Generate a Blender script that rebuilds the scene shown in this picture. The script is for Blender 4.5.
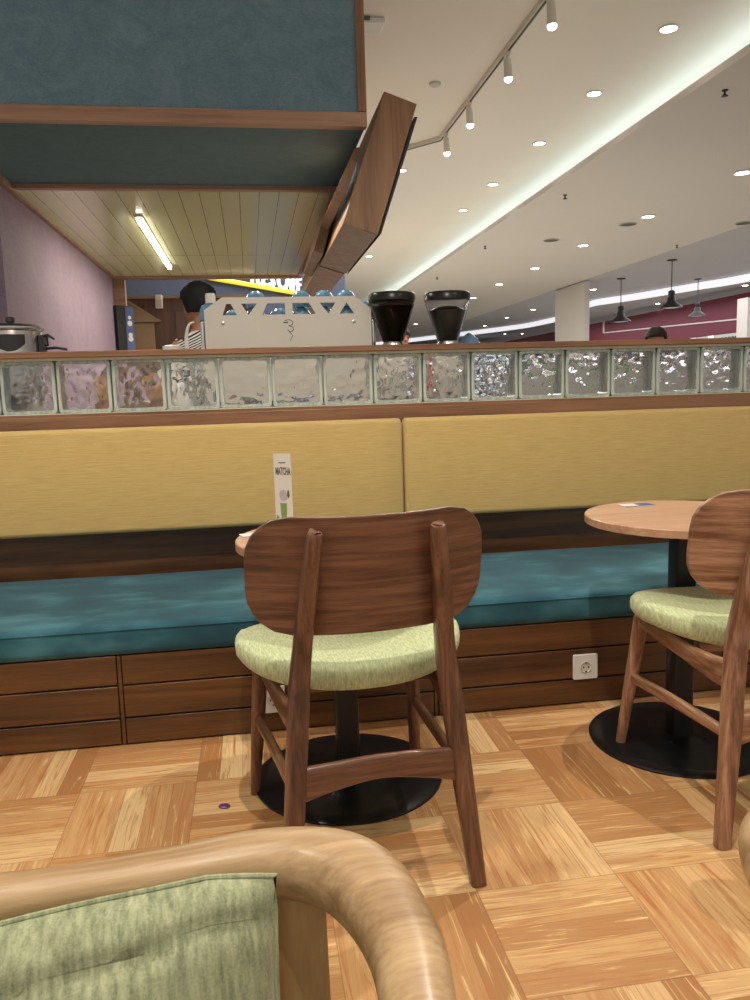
import bpy, bmesh, math, random
from mathutils import Vector, Matrix, Euler, noise
random.seed(7)
C = bpy.context.scene.collection
for o in list(bpy.data.objects): bpy.data.objects.remove(o)
PI = math.pi

# ------------------------------------------------------------ camera, world, lights, exposure
cam = bpy.data.cameras.new('camera'); cam.sensor_fit = 'VERTICAL'; cam.sensor_height = 24.0
cam.lens = 24.0*797.16/1000; cam.clip_start = .02; cam.clip_end = 200
camo = bpy.data.objects.new('camera', cam); C.objects.link(camo)
rx = Vector((0.98754348, -0.15468379, -0.02882367)); ux = Vector((0.04933748, 0.13046623, 0.99022441)); fx = Vector((0.14941115, 0.97931174, -0.13647278))
M3 = Matrix((rx, ux, -fx)).transposed()
camo.matrix_world = Matrix.Translation((0, 0, 1.15)) @ M3.to_4x4()
bpy.context.scene.camera = camo

world = bpy.data.worlds.new('mall_ambience'); bpy.context.scene.world = world; world.use_nodes = True
world.node_tree.nodes['Background'].inputs[0].default_value = (1.0, .96, .90, 1)
world.node_tree.nodes['Background'].inputs[1].default_value = .60

vs = bpy.context.scene.view_settings
vs.view_transform = 'Standard'; vs.look = 'None'; vs.gamma = 1; vs.use_curve_mapping = False; vs.exposure = 0.0

def aim(o, t):
    o.rotation_euler = (Vector(t)-o.location).to_track_quat('-Z', 'Y').to_euler()
def spot(loc, target, energy, col=(1, .93, .83), angle=80, blend=.6, rad=.05, name='spot_lamp'):
    l = bpy.data.lights.new(name, 'SPOT'); l.energy = energy; l.color = col; l.spot_size = math.radians(angle); l.spot_blend = blend; l.shadow_soft_size = rad
    o = bpy.data.objects.new(name, l); C.objects.link(o); o.location = loc; aim(o, target); return o
def area(loc, target, size, energy, col=(1, .92, .8), sy=None):
    l = bpy.data.lights.new('area_lamp', 'AREA'); l.energy = energy; l.color = col; l.size = size
    if sy: l.shape = 'RECTANGLE'; l.size_y = sy
    o = bpy.data.objects.new('area_lamp', l); C.objects.link(o); o.location = loc; aim(o, target); return o
# cafe ceiling spots (above and behind the frame)
spot((.06, .52, 3.95), (.9, 2.3, 0), 280, angle=90, rad=.02)
spot((1.6, 2.95, 3.95), (1.0, 1.5, 0), 215, angle=56, blend=.5, rad=.02)
spot((-.25, 2.1, 3.95), (.1, 2.1, 0), 70, angle=85, rad=.03)
spot((-1.5, 1.6, 3.95), (-.9, 2.6, 0), 130, angle=80, rad=.03)
spot((2.6, 1.2, 3.9), (2.1, 3.0, .6), 40, angle=80, rad=.03)
# mall ambience from the open hall
area((2.0, 14, 3.4), (2.0, 14, 0), 4, 760, (1, .96, .90), 12)
area((11, 20, 3.3), (11, 20, 0), 3, 420, (.97, .97, 1), 20)
area((0.3, -1.5, 3.2), (.6, 2.6, .2), 2.5, 8, (1, .92, .82))

# ------------------------------------------------------------ node helpers
class NT:
    def __init__(s, name):
        s.m = bpy.data.materials.new(name); s.m.use_nodes = True; s.t = s.m.node_tree; s.n = s.t.nodes; s.n.clear()
        s.out = s.n.new('ShaderNodeOutputMaterial'); s.b = s.n.new('ShaderNodeBsdfPrincipled'); s.link(s.b.outputs[0], s.out.inputs[0])
    def link(s, a, b): s.t.links.new(a, b)
    def new(s, k, **kw):
        n = s.n.new(k)
        for a, v in kw.items(): setattr(n, a, v)
        return n
    def setin(s, n, i, v):
        if hasattr(v, 'is_linked') or isinstance(v, bpy.types.NodeSocket): s.link(v, n.inputs[i])
        else: n.inputs[i].default_value = v
    def math(s, op, a, b=0.0, c=0.0):
        n = s.new('ShaderNodeMath', operation=op); s.setin(n, 0, a); s.setin(n, 1, b); s.setin(n, 2, c); return n.outputs[0]
    def coord(s, k='Object'): return s.new('ShaderNodeTexCoord').outputs[k]
    def mapping(s, v, sc=(1, 1, 1), rot=(0, 0, 0), loc=(0, 0, 0)):
        n = s.new('ShaderNodeMapping'); s.link(v, n.inputs[0]); n.inputs[1].default_value = loc; n.inputs[2].default_value = rot; n.inputs[3].default_value = sc; return n.outputs[0]
    def noise(s, v, sc=5, det=4, rough=.55, dist=0.0, w=None):
        n = s.new('ShaderNodeTexNoise'); s.link(v, n.inputs['Vector']); n.inputs['Scale'].default_value = sc; n.inputs['Detail'].default_value = det
        n.inputs['Roughness'].default_value = rough; n.inputs['Distortion'].default_value = dist; return n.outputs['Fac']
    def ramp(s, f, stops):
        n = s.new('ShaderNodeValToRGB'); s.link(f, n.inputs[0]); e = n.color_ramp.elements
        while len(e) < len(stops): e.new(.5)
        for q, (p, c) in zip(e, stops): q.position = p; q.color = (*c, 1) if len(c) == 3 else c
        return n.outputs[0]
    def mix(s, f, a, b, mode='MIX'):
        n = s.new('ShaderNodeMix', data_type='RGBA', blend_type=mode)
        s.setin(n, 0, f); s.setin(n, 6, a if not isinstance(a, tuple) else (*a, 1)); s.setin(n, 7, b if not isinstance(b, tuple) else (*b, 1)); return n.outputs[2]
    def bump(s, h, st=.2, dist=.01):
        n = s.new('ShaderNodeBump'); n.inputs['Strength'].default_value = st; n.inputs['Distance'].default_value = dist; s.link(h, n.inputs['Height']); s.link(n.outputs[0], s.b.inputs['Normal'])
    def P(s, **kw):
        for k, v in kw.items():
            k = {'col': 'Base Color', 'rough': 'Roughness', 'metal': 'Metallic', 'coat': 'Coat Weight', 'coatr': 'Coat Roughness', 'em': 'Emission Color', 'es': 'Emission Strength', 'trans': 'Transmission Weight', 'ior': 'IOR', 'sheen': 'Sheen Weight', 'spec': 'Specular IOR Level', 'alpha': 'Alpha'}[k]
            if isinstance(v, bpy.types.NodeSocket): s.link(v, s.b.inputs[k])
            else: s.b.inputs[k].default_value = (*v, 1) if isinstance(v, tuple) and len(v) == 3 else v
        return s.m
def sr(r, g, b):  # sRGB 0-255 to linear
    return tuple(((c/255)/12.92 if c/255 <= .04045 else ((c/255+.055)/1.055)**2.4) for c in (r, g, b))
def plain(name, col, rough=.5, metal=0, var=.06, sc=12, coat=0, bump=0):
    t = NT(name); f = t.noise(t.coord(), sc)
    a = tuple(max(0, c*(1-var)) for c in col); b = tuple(min(1, c*(1+var)) for c in col)
    t.P(col=t.ramp(f, [(.3, a), (.7, b)]), rough=rough, metal=metal, coat=coat)
    if bump: t.bump(t.noise(t.coord(), sc*6), bump, .002)
    return t.m
def wood(name, dark, mid, light, axis='X', sc=1.0, rough=.35, coat=.15, dist=1.5):
    t = NT(name); s = {'XZ': (1.0, 2.5, 20), 'X': (1.0, 20, 20), 'Y': (20, 1.0, 20), 'Z': (20, 20, 1.0)}[axis]; dist *= .45
    s = tuple(q*sc for q in s)
    v = t.mapping(t.coord(), s)
    f = t.noise(v, 1.2, 5, .6, dist); g = t.noise(t.mapping(t.coord(), tuple(q*5 for q in s)), 2.2, 3, .6, .2)
    ln = t.math('MULTIPLY', t.math('SINE', t.math('MULTIPLY', t.noise(t.mapping(t.coord(), tuple(q*.35 for q in s)), 1.0, 2, .5, .3), 75.0)), .045)
    f = t.math('ADD', t.math('ADD', t.math('MULTIPLY', f, .68), t.math('MULTIPLY', g, .32)), ln)
    t.P(col=t.ramp(f, [(.36, dark), (.5, mid), (.66, light)]), rough=rough, coat=coat, coatr=.2)
    t.bump(g, .08, .002)
    return t.m
def fabric(name, a, b, s1=(60, 260, 260), rough=.9, bump=.25, sheen=.2):
    t = NT(name)
    f = t.noise(t.mapping(t.coord(), s1), 1, 2, .6); g = t.noise(t.coord(), 420, 2)
    h = t.math('ADD', t.math('MULTIPLY', f, .7), t.math('MULTIPLY', g, .3))
    t.P(col=t.ramp(h, [(.33, a), (.66, b)]), rough=rough, sheen=sheen)
    t.bump(h, bump, .002); return t.m
def emis(name, col, st):
    t = NT(name); return t.P(col=(.8, .8, .8), em=col, es=st)

# ------------------------------------------------------------ materials
M = {}
def floor_mat():
    t = NT('parquet'); T = .3374; ox = -.550; oy = 2.319
    sp = t.new('ShaderNodeSeparateXYZ'); t.link(t.coord(), sp.inputs[0])
    u = t.math('DIVIDE', t.math('SUBTRACT', sp.outputs[0], ox), T); v = t.math('DIVIDE', t.math('SUBTRACT', oy, sp.outputs[1]), T)
    i = t.math('FLOOR', u); j = t.math('FLOOR', v); fu = t.math('SUBTRACT', u, i); fv = t.math('SUBTRACT', v, j)
    par = t.math('ABSOLUTE', t.math('MODULO', t.math('ADD', i, j), 2.0))            # 1: strips run along x
    inv = t.math('SUBTRACT', 1.0, par)
    def sel(a, b): return t.math('ADD', t.math('MULTIPLY', a, par), t.math('MULTIPLY', b, inv))
    across = sel(fv, fu); along = sel(fu, fv)
    s5 = t.math('MULTIPLY', across, 5.0); k = t.math('FLOOR', s5); fs = t.math('SUBTRACT', s5, k)
    cid = t.new('ShaderNodeCombineXYZ'); t.link(i, cid.inputs[0]); t.link(j, cid.inputs[1]); t.link(k, cid.inputs[2])
    wn = t.new('ShaderNodeTexWhiteNoise', noise_dimensions='3D'); t.link(cid.outputs[0], wn.inputs[0]); rnd = wn.outputs['Value']
    gv = t.new('ShaderNodeCombineXYZ')
    t.link(t.math('MULTIPLY', along, .42), gv.inputs[0]); t.link(t.math('ADD', t.math('MULTIPLY', across, 7.5), t.math('MULTIPLY', rnd, 37.0)), gv.inputs[1]); t.link(t.math('MULTIPLY', rnd, 91.0), gv.inputs[2])
    g = t.noise(gv.outputs[0], 2.2, 5, .6, 2.2)
    gv2 = t.mapping(gv.outputs[0], (2, 9, 1)); g2 = t.noise(gv2, 3, 4, .65, .4)
    base = t.ramp(rnd, [(0, sr(170, 120, 74)), (.35, sr(194, 146, 96)), (.7, sr(208, 164, 112)), (1, sr(230, 196, 144))])
    c = t.mix(t.ramp(g, [(.50, (0, 0, 0)), (.70, (1, 1, 1))]), base, sr(178, 114, 62))
    c = t.mix(t.ramp(g, [(.30, (1, 1, 1)), (.42, (0, 0, 0))]), c, sr(236, 202, 144))
    c = t.mix(t.math('MULTIPLY', t.ramp(g2, [(.5, (0, 0, 0)), (.75, (1, 1, 1))]), .26), c, sr(150, 96, 50))
    e1 = t.math('MINIMUM', fs, t.math('SUBTRACT', 1.0, fs)); e2 = t.math('MULTIPLY', t.math('MINIMUM', along, t.math('SUBTRACT', 1.0, along)), 5.0)
    e3 = t.math('MULTIPLY', t.math('MINIMUM', across, t.math('SUBTRACT', 1.0, across)), 5.0)
    thin = t.math('MULTIPLY', t.math('LESS_THAN', e1, .012), .35)
    thick = t.math('MULTIPLY', t.math('LESS_THAN', t.math('MINIMUM', e2, e3), .020), .4)
    c = t.mix(t.math('MAXIMUM', thin, thick), c, sr(110, 66, 34))
    t.P(col=c, rough=t.math('ADD', t.math('MULTIPLY', g2, .15), .30), coat=.15, coatr=.25)
    t.bump(t.math('SUBTRACT', 1.0, t.math('LESS_THAN', t.math('MINIMUM', e2, e3), .02)), .15, .001)
    return t.m
M['floor'] = floor_mat()
def tile_mat():
    t = NT('mall_tile'); b = t.new('ShaderNodeTexBrick'); t.link(t.coord(), b.inputs[0]); b.offset = 0
    b.inputs['Color1'].default_value = (*sr(190, 184, 172), 1); b.inputs['Color2'].default_value = (*sr(182, 176, 166), 1); b.inputs['Mortar'].default_value = (*sr(120, 116, 110), 1)
    b.inputs['Scale'].default_value = 1; b.inputs['Brick Width'].default_value = .6; b.inputs['Row Height'].default_value = .6; b.inputs['Mortar Size'].default_value = .004
    return t.P(col=b.outputs[0], rough=.2)
M['tile'] = tile_mat()
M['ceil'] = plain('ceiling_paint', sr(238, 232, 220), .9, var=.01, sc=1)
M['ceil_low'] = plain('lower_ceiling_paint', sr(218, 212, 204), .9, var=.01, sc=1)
M['ceil_far'] = plain('far_ceiling_dimmed', sr(190, 188, 190), .9, var=.02, sc=1)  # grey tone also carries the weaker light over the far hall
M['walnut'] = wood('walnut_veneer', sr(72, 47, 34), sr(106, 70, 51), sr(134, 94, 70), 'XZ', 1.3, .33, .3, 2.2)
M['walnut_z'] = wood('walnut_post', sr(72, 47, 34), sr(106, 70, 51), sr(134, 94, 70), 'Z', 1.3, .33, .3)
M['walnut_y'] = wood('walnut_rail', sr(72, 47, 34), sr(106, 70, 51), sr(134, 94, 70), 'Y', 1.3, .33, .3)
M['teak'] = wood('chair_wood_light', sr(108, 72, 50), sr(152, 110, 82), sr(186, 146, 116), 'XZ', 1.3, .35, .25, 2.5)
M['teak_z'] = wood('chair_post_light', sr(108, 72, 50), sr(152, 110, 82), sr(186, 146, 116), 'Z', 1.3, .35, .25)
M['teak_y'] = wood('chair_rail_light', sr(108, 72, 50), sr(152, 110, 82), sr(186, 146, 116), 'Y', 1.3, .35, .25)
M['arm'] = wood('bent_rail_wood', sr(150, 118, 82), sr(180, 148, 108), sr(204, 174, 132), 'X', .7, .38, .15, 2.0)
M['armv'] = wood('arm_panel_wood', sr(148, 112, 70), sr(170, 134, 88), sr(188, 154, 106), 'Z', .6, .35, .2)
M['bench'] = wood('bench_wood', sr(62, 37, 14), sr(88, 54, 22), sr(110, 70, 32), 'XZ', .8, .4, .15, 1)
M['trim'] = wood('ledge_wood', sr(106, 70, 46), sr(130, 90, 60), sr(144, 102, 72), 'XZ', .8, .4, .15, .6)
M['frame'] = wood('canopy_frame_wood', sr(136, 102, 80), sr(158, 122, 98), sr(172, 136, 110), 'X', .6, .5, .05, .5)
M['framey'] = wood('canopy_side_wood', sr(120, 86, 60), sr(142, 106, 76), sr(156, 120, 90), 'Z', .5, .5, .05, .5)
M['tabletop'] = wood('table_laminate', sr(172, 130, 100), sr(190, 148, 118), sr(202, 162, 132), 'X', .8, .35, .15, .6)
M['cloth'] = fabric('seat_fabric', sr(158, 168, 120), sr(210, 218, 172), (240, 50, 60))
M['pillow'] = fabric('pillow_fabric', sr(116, 124, 90), sr(178, 182, 144), (150, 60, 26), bump=.5)
M['yellow'] = fabric('yellow_upholstery', sr(186, 156, 92), sr(206, 178, 114), (10, 300, 190), bump=.2)
def velvet():
    t = NT('teal_velvet'); f = t.noise(t.coord(), 2.5, 3, .5, .6); g = t.noise(t.mapping(t.coord(), (1, 3, 3)), 5, 3, .5)
    h = t.math('ADD', t.math('MULTIPLY', f, .6), t.math('MULTIPLY', g, .4))
    t.P(col=t.ramp(h, [(.36, sr(20, 66, 80)), (.52, sr(32, 86, 100)), (.68, sr(70, 126, 138))]), rough=.85, sheen=.12)
    t.bump(t.noise(t.coord(), 300, 2), .15, .002); return t.m
M['velvet'] = velvet()
def plaster(name, a, b, sc=3):
    t = NT(name); f = t.noise(t.coord(), sc, 6, .65, 2.5); g = t.noise(t.mapping(t.coord(), (2, 2, 5)), sc*4, 4, .6, 2)
    h = t.math('ADD', t.math('MULTIPLY', f, .5), t.math('MULTIPLY', g, .5))
    t.P(col=t.ramp(h, [(.35, a), (.65, b)]), rough=.75); t.bump(h, .2, .003); return t.m
M['teal_panel'] = plaster('teal_stucco', sr(80, 112, 128), sr(112, 140, 154), 5)
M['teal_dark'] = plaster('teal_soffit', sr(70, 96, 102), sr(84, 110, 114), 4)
M['mauve'] = plaster('mauve_plaster', sr(138, 116, 138), sr(160, 138, 154), 2)
M['navy'] = plaster('navy_wall', sr(34, 42, 66), sr(44, 54, 80), 2)
def slat_mat():
    t = NT('cream_slats'); sp = t.new('ShaderNodeSeparateXYZ'); t.link(t.coord(), sp.inputs[0])
    def seam(s, per, w): 
        q = t.math('DIVIDE', s, per); q = t.math('SUBTRACT', q, t.math('FLOOR', q)); return t.math('LESS_THAN', q, w)
    sm = t.math('MAXIMUM', seam(sp.outputs[0], .125, .035), seam(sp.outputs[1], 3.8, .003))
    c = t.mix(sm, sr(214, 214, 168), sr(130, 126, 90)); t.P(col=c, rough=.22, coat=.3); return t.m
M['slats'] = slat_mat()
M['black'] = plain('black_metal', (.012, .012, .013), .3, .3, .2)
M['blackmatte'] = plain('black_plastic', (.02, .02, .022), .5)
M['iron'] = plain('dark_iron', sr(44, 44, 44), .45, .4)
M['steel'] = plain('brushed_steel', (.55, .54, .52), .25, 1, .05, 40)
M['machine'] = plain('machine_panel', sr(206, 198, 184), .38, .35, .02, 3)
M['white'] = plain('white_plastic', sr(226, 222, 214), .4, 0, .02)
M['offwhite'] = plain('white_paint', sr(214, 208, 196), .6, 0, .02)
M['blue'] = plain('blue_enamel', sr(98, 142, 172), .22, 0, .1, 20, .5)
M['bluegrey'] = plain('blue_grey_screen', sr(92, 106, 150), .2)
M['maroon'] = plain('maroon_paint', sr(112, 34, 52), .6)
M['brownwall'] = wood('brown_cabinet', sr(66, 36, 24), sr(84, 48, 32), sr(98, 60, 40), 'Z', .5, .5, .05)
M['tan'] = plain('tan_panel', sr(150, 122, 92), .6)
M['counter'] = plain('grey_counter', sr(178, 174, 168), .3)
M['skin'] = plain('skin', sr(176, 122, 92), .5, 0, .05)
M['hair'] = plain('black_hair', (.008, .007, .007), .8, 0, .3, 60, 0, .6)
M['hairb'] = plain('brown_hair', (.03, .016, .012), .8, 0, .3, 60, 0, .6)
M['red'] = plain('red_cloth', sr(150, 40, 44), .8)
M['dark'] = plain('dark_cloth', sr(36, 36, 42), .8)
M['edge_shine'] = plain('pale_edge_shine', sr(222, 220, 196), .5)  # pale colour stands in for the reflecting block edges
M['paperblue'] = plain('blue_print', sr(60, 84, 150), .5)
M['purple'] = plain('purple_wrapper', sr(96, 50, 110), .3)
M['green'] = plain('leaf_green', sr(92, 140, 70), .7, 0, .3, 60)
M['drink'] = plain('matcha_green', sr(120, 150, 80), .5)
M['ink'] = plain('grey_ink', sr(90, 92, 84), .6)
M['orange'] = plain('amber_syrup', sr(168, 122, 78), .3, 0, .2)
M['beans'] = plain('coffee_beans', sr(34, 22, 15), .35, 0, .5, 160, .2, .6)
M['darkslot'] = plain('dark_recess', (.01, .008, .006), .9)
M['hotlamp'] = emis('lamp_glow', (1, .95, .85), 22)
M['tube'] = emis('tube_glow', (1, .93, .72), 14)
M['neon'] = NT('yellow_neon').P(col=(.8, .6, .02), em=(1, .72, 0), es=.55)
M['letters'] = emis('letter_glow', (1, 1, 1), .7)
M['cove'] = emis('cove_led', (.78, .95, 1), 5.5)
M['ribbon'] = emis('ribbon_glow', (.93, .93, 1), .75)
M['shopglow'] = emis('shop_glow', (.75, .85, 1), 1.8)
M['shopwarm'] = emis('shop_glow_warm', (1, .9, .75), 1.2)
def stripes():
    t = NT('striped_shirt'); sp = t.new('ShaderNodeSeparateXYZ'); t.link(t.coord(), sp.inputs[0])
    q = t.math('DIVIDE', t.math('ADD', sp.outputs[2], t.math('MULTIPLY', sp.outputs[0], .5)), .014); q = t.math('SUBTRACT', q, t.math('FLOOR', q))
    t.P(col=t.mix(t.math('LESS_THAN', q, .5), sr(216, 214, 206), sr(26, 26, 30)), rough=.85); return t.m
M['stripes'] = stripes()
def glass(name, col, ior=1.45, rough=.0):
    t = NT(name); t.P(col=col, trans=1.0, ior=ior, rough=rough); return t.m
M['glass'] = glass('wavy_glass', (.985, .995, .99), 1.38, .09)
M['glassedge'] = None
def edge():
    t = NT('glass_edge'); f = t.noise(t.mapping(t.coord(), (20, 20, 3)), 3, 3)
    t.P(col=t.ramp(f, [(.35, sr(176, 192, 182)), (.65, sr(226, 234, 222))]), trans=.35, rough=.18, ior=1.4, coat=.5); return t.m
M['glassedge'] = edge()
M['clear'] = glass('clear_plastic', (.9, .9, .9), 1.3, .02)
M['smoke'] = glass('smoky_plastic', (.30, .27, .25), 1.25, .03)

# ------------------------------------------------------------ geometry helpers
def new_obj(name, bm, mat, parent=None, smooth=35, bevel=0, seg=2, subsurf=0):
    me = bpy.data.meshes.new(name); bmesh.ops.recalc_face_normals(bm, faces=bm.faces[:]); bm.to_mesh(me); bm.free()
    for m in (mat if isinstance(mat, (list, tuple)) else [mat]): me.materials.append(m)
    if smooth: me.shade_smooth(); me.set_sharp_from_angle(angle=math.radians(smooth))
    o = bpy.data.objects.new(name, me); C.objects.link(o)
    if parent: o.parent = parent
    if bevel:
        b = o.modifiers.new('bevel', 'BEVEL'); b.width = bevel; b.segments = seg; b.limit_method = 'ANGLE'; b.angle_limit = math.radians(40)
    if subsurf: s = o.modifiers.new('sub', 'SUBSURF'); s.levels = subsurf; s.render_levels = subsurf
    return o
def tag(o, label=None, cat=None, group=None, kind=None):
    if label: o['label'] = label
    if cat: o['category'] = cat
    if group: o['group'] = group
    if kind: o['kind'] = kind
    return o
def thing(name, label, cat, loc=(0, 0, 0), rz=0, group=None):
    o = bpy.data.objects.new(name, None); C.objects.link(o); o.location = loc; o.rotation_euler = (0, 0, rz); o.empty_display_size = .1
    return tag(o, label, cat, group)
def copy_tree(o, parent=None):
    c = o.copy(); C.objects.link(c)
    if parent: c.parent = parent
    for ch in [x for x in bpy.data.objects if x.parent == o]: copy_tree(ch, c)
    return c
def box(bm, x0, x1, y0, y1, z0, z1, mi=0):
    vs_ = [bm.verts.new(p) for p in ((x0, y0, z0), (x1, y0, z0), (x1, y1, z0), (x0, y1, z0), (x0, y0, z1), (x1, y0, z1), (x1, y1, z1), (x0, y1, z1))]
    for q in ((0, 3, 2, 1), (4, 5, 6, 7), (0, 1, 5, 4), (1, 2, 6, 5), (2, 3, 7, 6), (3, 0, 4, 7)):
        bm.faces.new([vs_[i] for i in q]).material_index = mi
    return bm
def B(*a): return box(bmesh.new(), *a)
def struct(name, bm, mat, parent=None, **k):
    o = new_obj(name, bm, mat, parent, **k)
    if not parent: o['kind'] = 'structure'
    return o
def prism(bm, pts, a, b, axis='Y', mi=0):
    def P(p, d): return {'Y': (p[0], d, p[1]), 'X': (d, p[0], p[1]), 'Z': (p[0], p[1], d)}[axis]
    A = [bm.verts.new(P(p, a)) for p in pts]; Bv = [bm.verts.new(P(p, b)) for p in pts]; n = len(pts)
    bm.faces.new(A[::-1]).material_index = mi; bm.faces.new(Bv).material_index = mi
    for i in range(n): bm.faces.new([A[i], A[(i+1) % n], Bv[(i+1) % n], Bv[i]]).material_index = mi
    return bm
def lathe(bm, prof, n=32, c=(0, 0), mi=0, cap=True):
    rings = []
    for r, z in prof:
        rings.append([bm.verts.new((c[0]+r*math.cos(2*PI*i/n), c[1]+r*math.sin(2*PI*i/n), z)) for i in range(n)])
    for a, b in zip(rings, rings[1:]):
        for i in range(n): bm.faces.new([a[i], a[(i+1) % n], b[(i+1) % n], b[i]]).material_index = mi
    if cap: bm.faces.new(rings[0][::-1]).material_index = mi; bm.faces.new(rings[-1]).material_index = mi
    return bm
def sect(n, w, h, e):     # superellipse section
    out = []
    for i in range(n):
        t = 2*PI*i/n; c, s = math.cos(t), math.sin(t)
        out.append((w*math.copysign(abs(c)**(2/e), c), h*math.copysign(abs(s)**(2/e), s)))
    return out
def sweep(bm, pts, sizes, n=14, e=2.0, up=(0, 0, 1), cap=True, mi=0):
    # pts: points, sizes: (half width along side, half height along up) per point
    pts = [Vector(p) for p in pts]; rings = []
    for k, p in enumerate(pts):
        d = (pts[min(k+1, len(pts)-1)]-pts[max(k-1, 0)]).normalized(); U = Vector(up)
        S = d.cross(U)
        if S.length < 1e-4: S = d.cross(Vector((0, 1, 0)))
        S.normalize(); U = S.cross(d).normalized(); w, h = sizes[k] if not isinstance(sizes[k], (int, float)) else (sizes[k],)*2
        rings.append([bm.verts.new(p+S*a+U*b) for a, b in sect(n, w, h, e)])
    for a, b in zip(rings, rings[1:]):
        for i in range(n): bm.faces.new([a[i], a[(i+1) % n], b[(i+1) % n], b[i]]).material_index = mi
    if cap: bm.faces.new(rings[0][::-1]); bm.faces.new(rings[-1])
    return bm
def spline(ctrl, n):      # catmull-rom through tuples of any length
    out = []; m = len(ctrl)
    for s in range(m-1):
        p0, p1, p2, p3 = ctrl[max(s-1, 0)], ctrl[s], ctrl[s+1], ctrl[min(s+2, m-1)]
        for q in range(n):
            t = q/n; out.append(tuple(.5*((2*b)+(-a+c)*t+(2*a-5*b+4*c-d)*t*t+(-a+3*b-3*c+d)*t**3) for a, b, c, d in zip(p0, p1, p2, p3)))
    out.append(tuple(ctrl[-1])); return out
def rrect(w, h, r, n=8):  # rounded rectangle outline centred at 0, half sizes w,h
    out = []
    for cx, cy, a0 in ((w-r, h-r, 0), (-(w-r), h-r, 90), (-(w-r), -(h-r), 180), (w-r, -(h-r), 270)):
        for i in range(n+1):
            a = math.radians(a0+90*i/n); out.append((cx+r*math.cos(a), cy+r*math.sin(a)))
    return out
def text_mesh(s, size, depth, mat, parent, name='lettering', M4=None, bold=0.0):
    cu = bpy.data.curves.new('t', 'FONT'); cu.body = s; cu.size = size; cu.extrude = depth; cu.offset = bold
    to = bpy.data.objects.new('t', cu); C.objects.link(to)
    bpy.context.view_layer.update()
    me = bpy.data.meshes.new_from_object(to.evaluated_get(bpy.context.evaluated_depsgraph_get()))
    bpy.data.objects.remove(to); me.materials.clear(); me.materials.append(mat)
    if M4: me.transform(M4)
    o = bpy.data.objects.new(name, me); C.objects.link(o)
    if parent: o.parent = parent
    return o

# ------------------------------------------------------------ THE SETTING
struct('floor', B(-4, 6, -3, 3.42, -.05, 0), M['floor'])
struct('floor_mall', B(-8, 18, 3.42, 50, -.05, 0), M['tile'])
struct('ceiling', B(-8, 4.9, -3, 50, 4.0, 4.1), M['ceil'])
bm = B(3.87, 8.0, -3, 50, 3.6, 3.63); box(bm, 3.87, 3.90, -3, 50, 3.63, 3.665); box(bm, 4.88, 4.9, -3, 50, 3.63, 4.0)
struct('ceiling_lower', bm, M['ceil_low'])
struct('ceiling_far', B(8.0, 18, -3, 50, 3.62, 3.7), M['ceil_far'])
struct('trim_cove_led', B(4.26, 4.32, -3, 44, 3.77, 3.79), M['cove'])
# curved lit ribbon under the far ceiling
rp = spline([(12.4, 10, 0), (11.9, 14, 0), (11.7, 17.7, 0), (11.3, 19.2, 0), (10.7, 21.4, 0), (10.2, 22.8, 0), (10.5, 24.2, 0), (11.1, 26.5, 0), (11.1, 29.8, 0), (10.7, 32, 0), (8.7, 37, 0), (6.5, 42, 0)], 8)
bm = bmesh.new(); sweep(bm, [(x, y, 3.51) for x, y, _ in rp], [(.03, .09)]*len(rp), 8, 6)
struct('trim_ribbon', bm, M['ribbon'], smooth=60)
# bench wall that carries the ledge
bm = B(-4, 6, 3.42, 3.56, 0, 1.078)
struct('wall_ledge', bm, M['bench'])
struct('wall_end', B(-8, 18, 49.8, 50, 0, 4), M['ceil_far'])

# ledge: rails, cap and pale strips painting the edge shine of the blocks
def ledge():
    t = thing('ledge_rail', 'brown wooden rail and cap framing the row of glass blocks above the yellow backrests', 'ledge', (1, 3.4, 1.02))
    def at(bm, n, m, **k):
        o = new_obj(n, bm, M[m], t, **k); o.location = (-1, -3.4, -1.02); return o
    at(B(-4, 6, 3.39, 3.42, 1.019, 1.078), 'lower_rail', 'trim', bevel=.003)
    at(B(-4, 6, 3.40, 3.56, 1.078, 1.089), 'lower_strip', 'trim')
    at(B(-4, 6, 3.385, 3.575, 1.314, 1.339), 'cap', 'trim', bevel=.003)
    at(B(-4, 6, 3.42, 3.55, 1.304, 1.314), 'top_edge_shine', 'edge_shine')  # pale strip paints the bright reflection along the block tops
    at(B(-4, 6, 3.42, 3.55, 1.089, 1.0915), 'bottom_edge_shine', 'edge_shine')
ledge()

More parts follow.
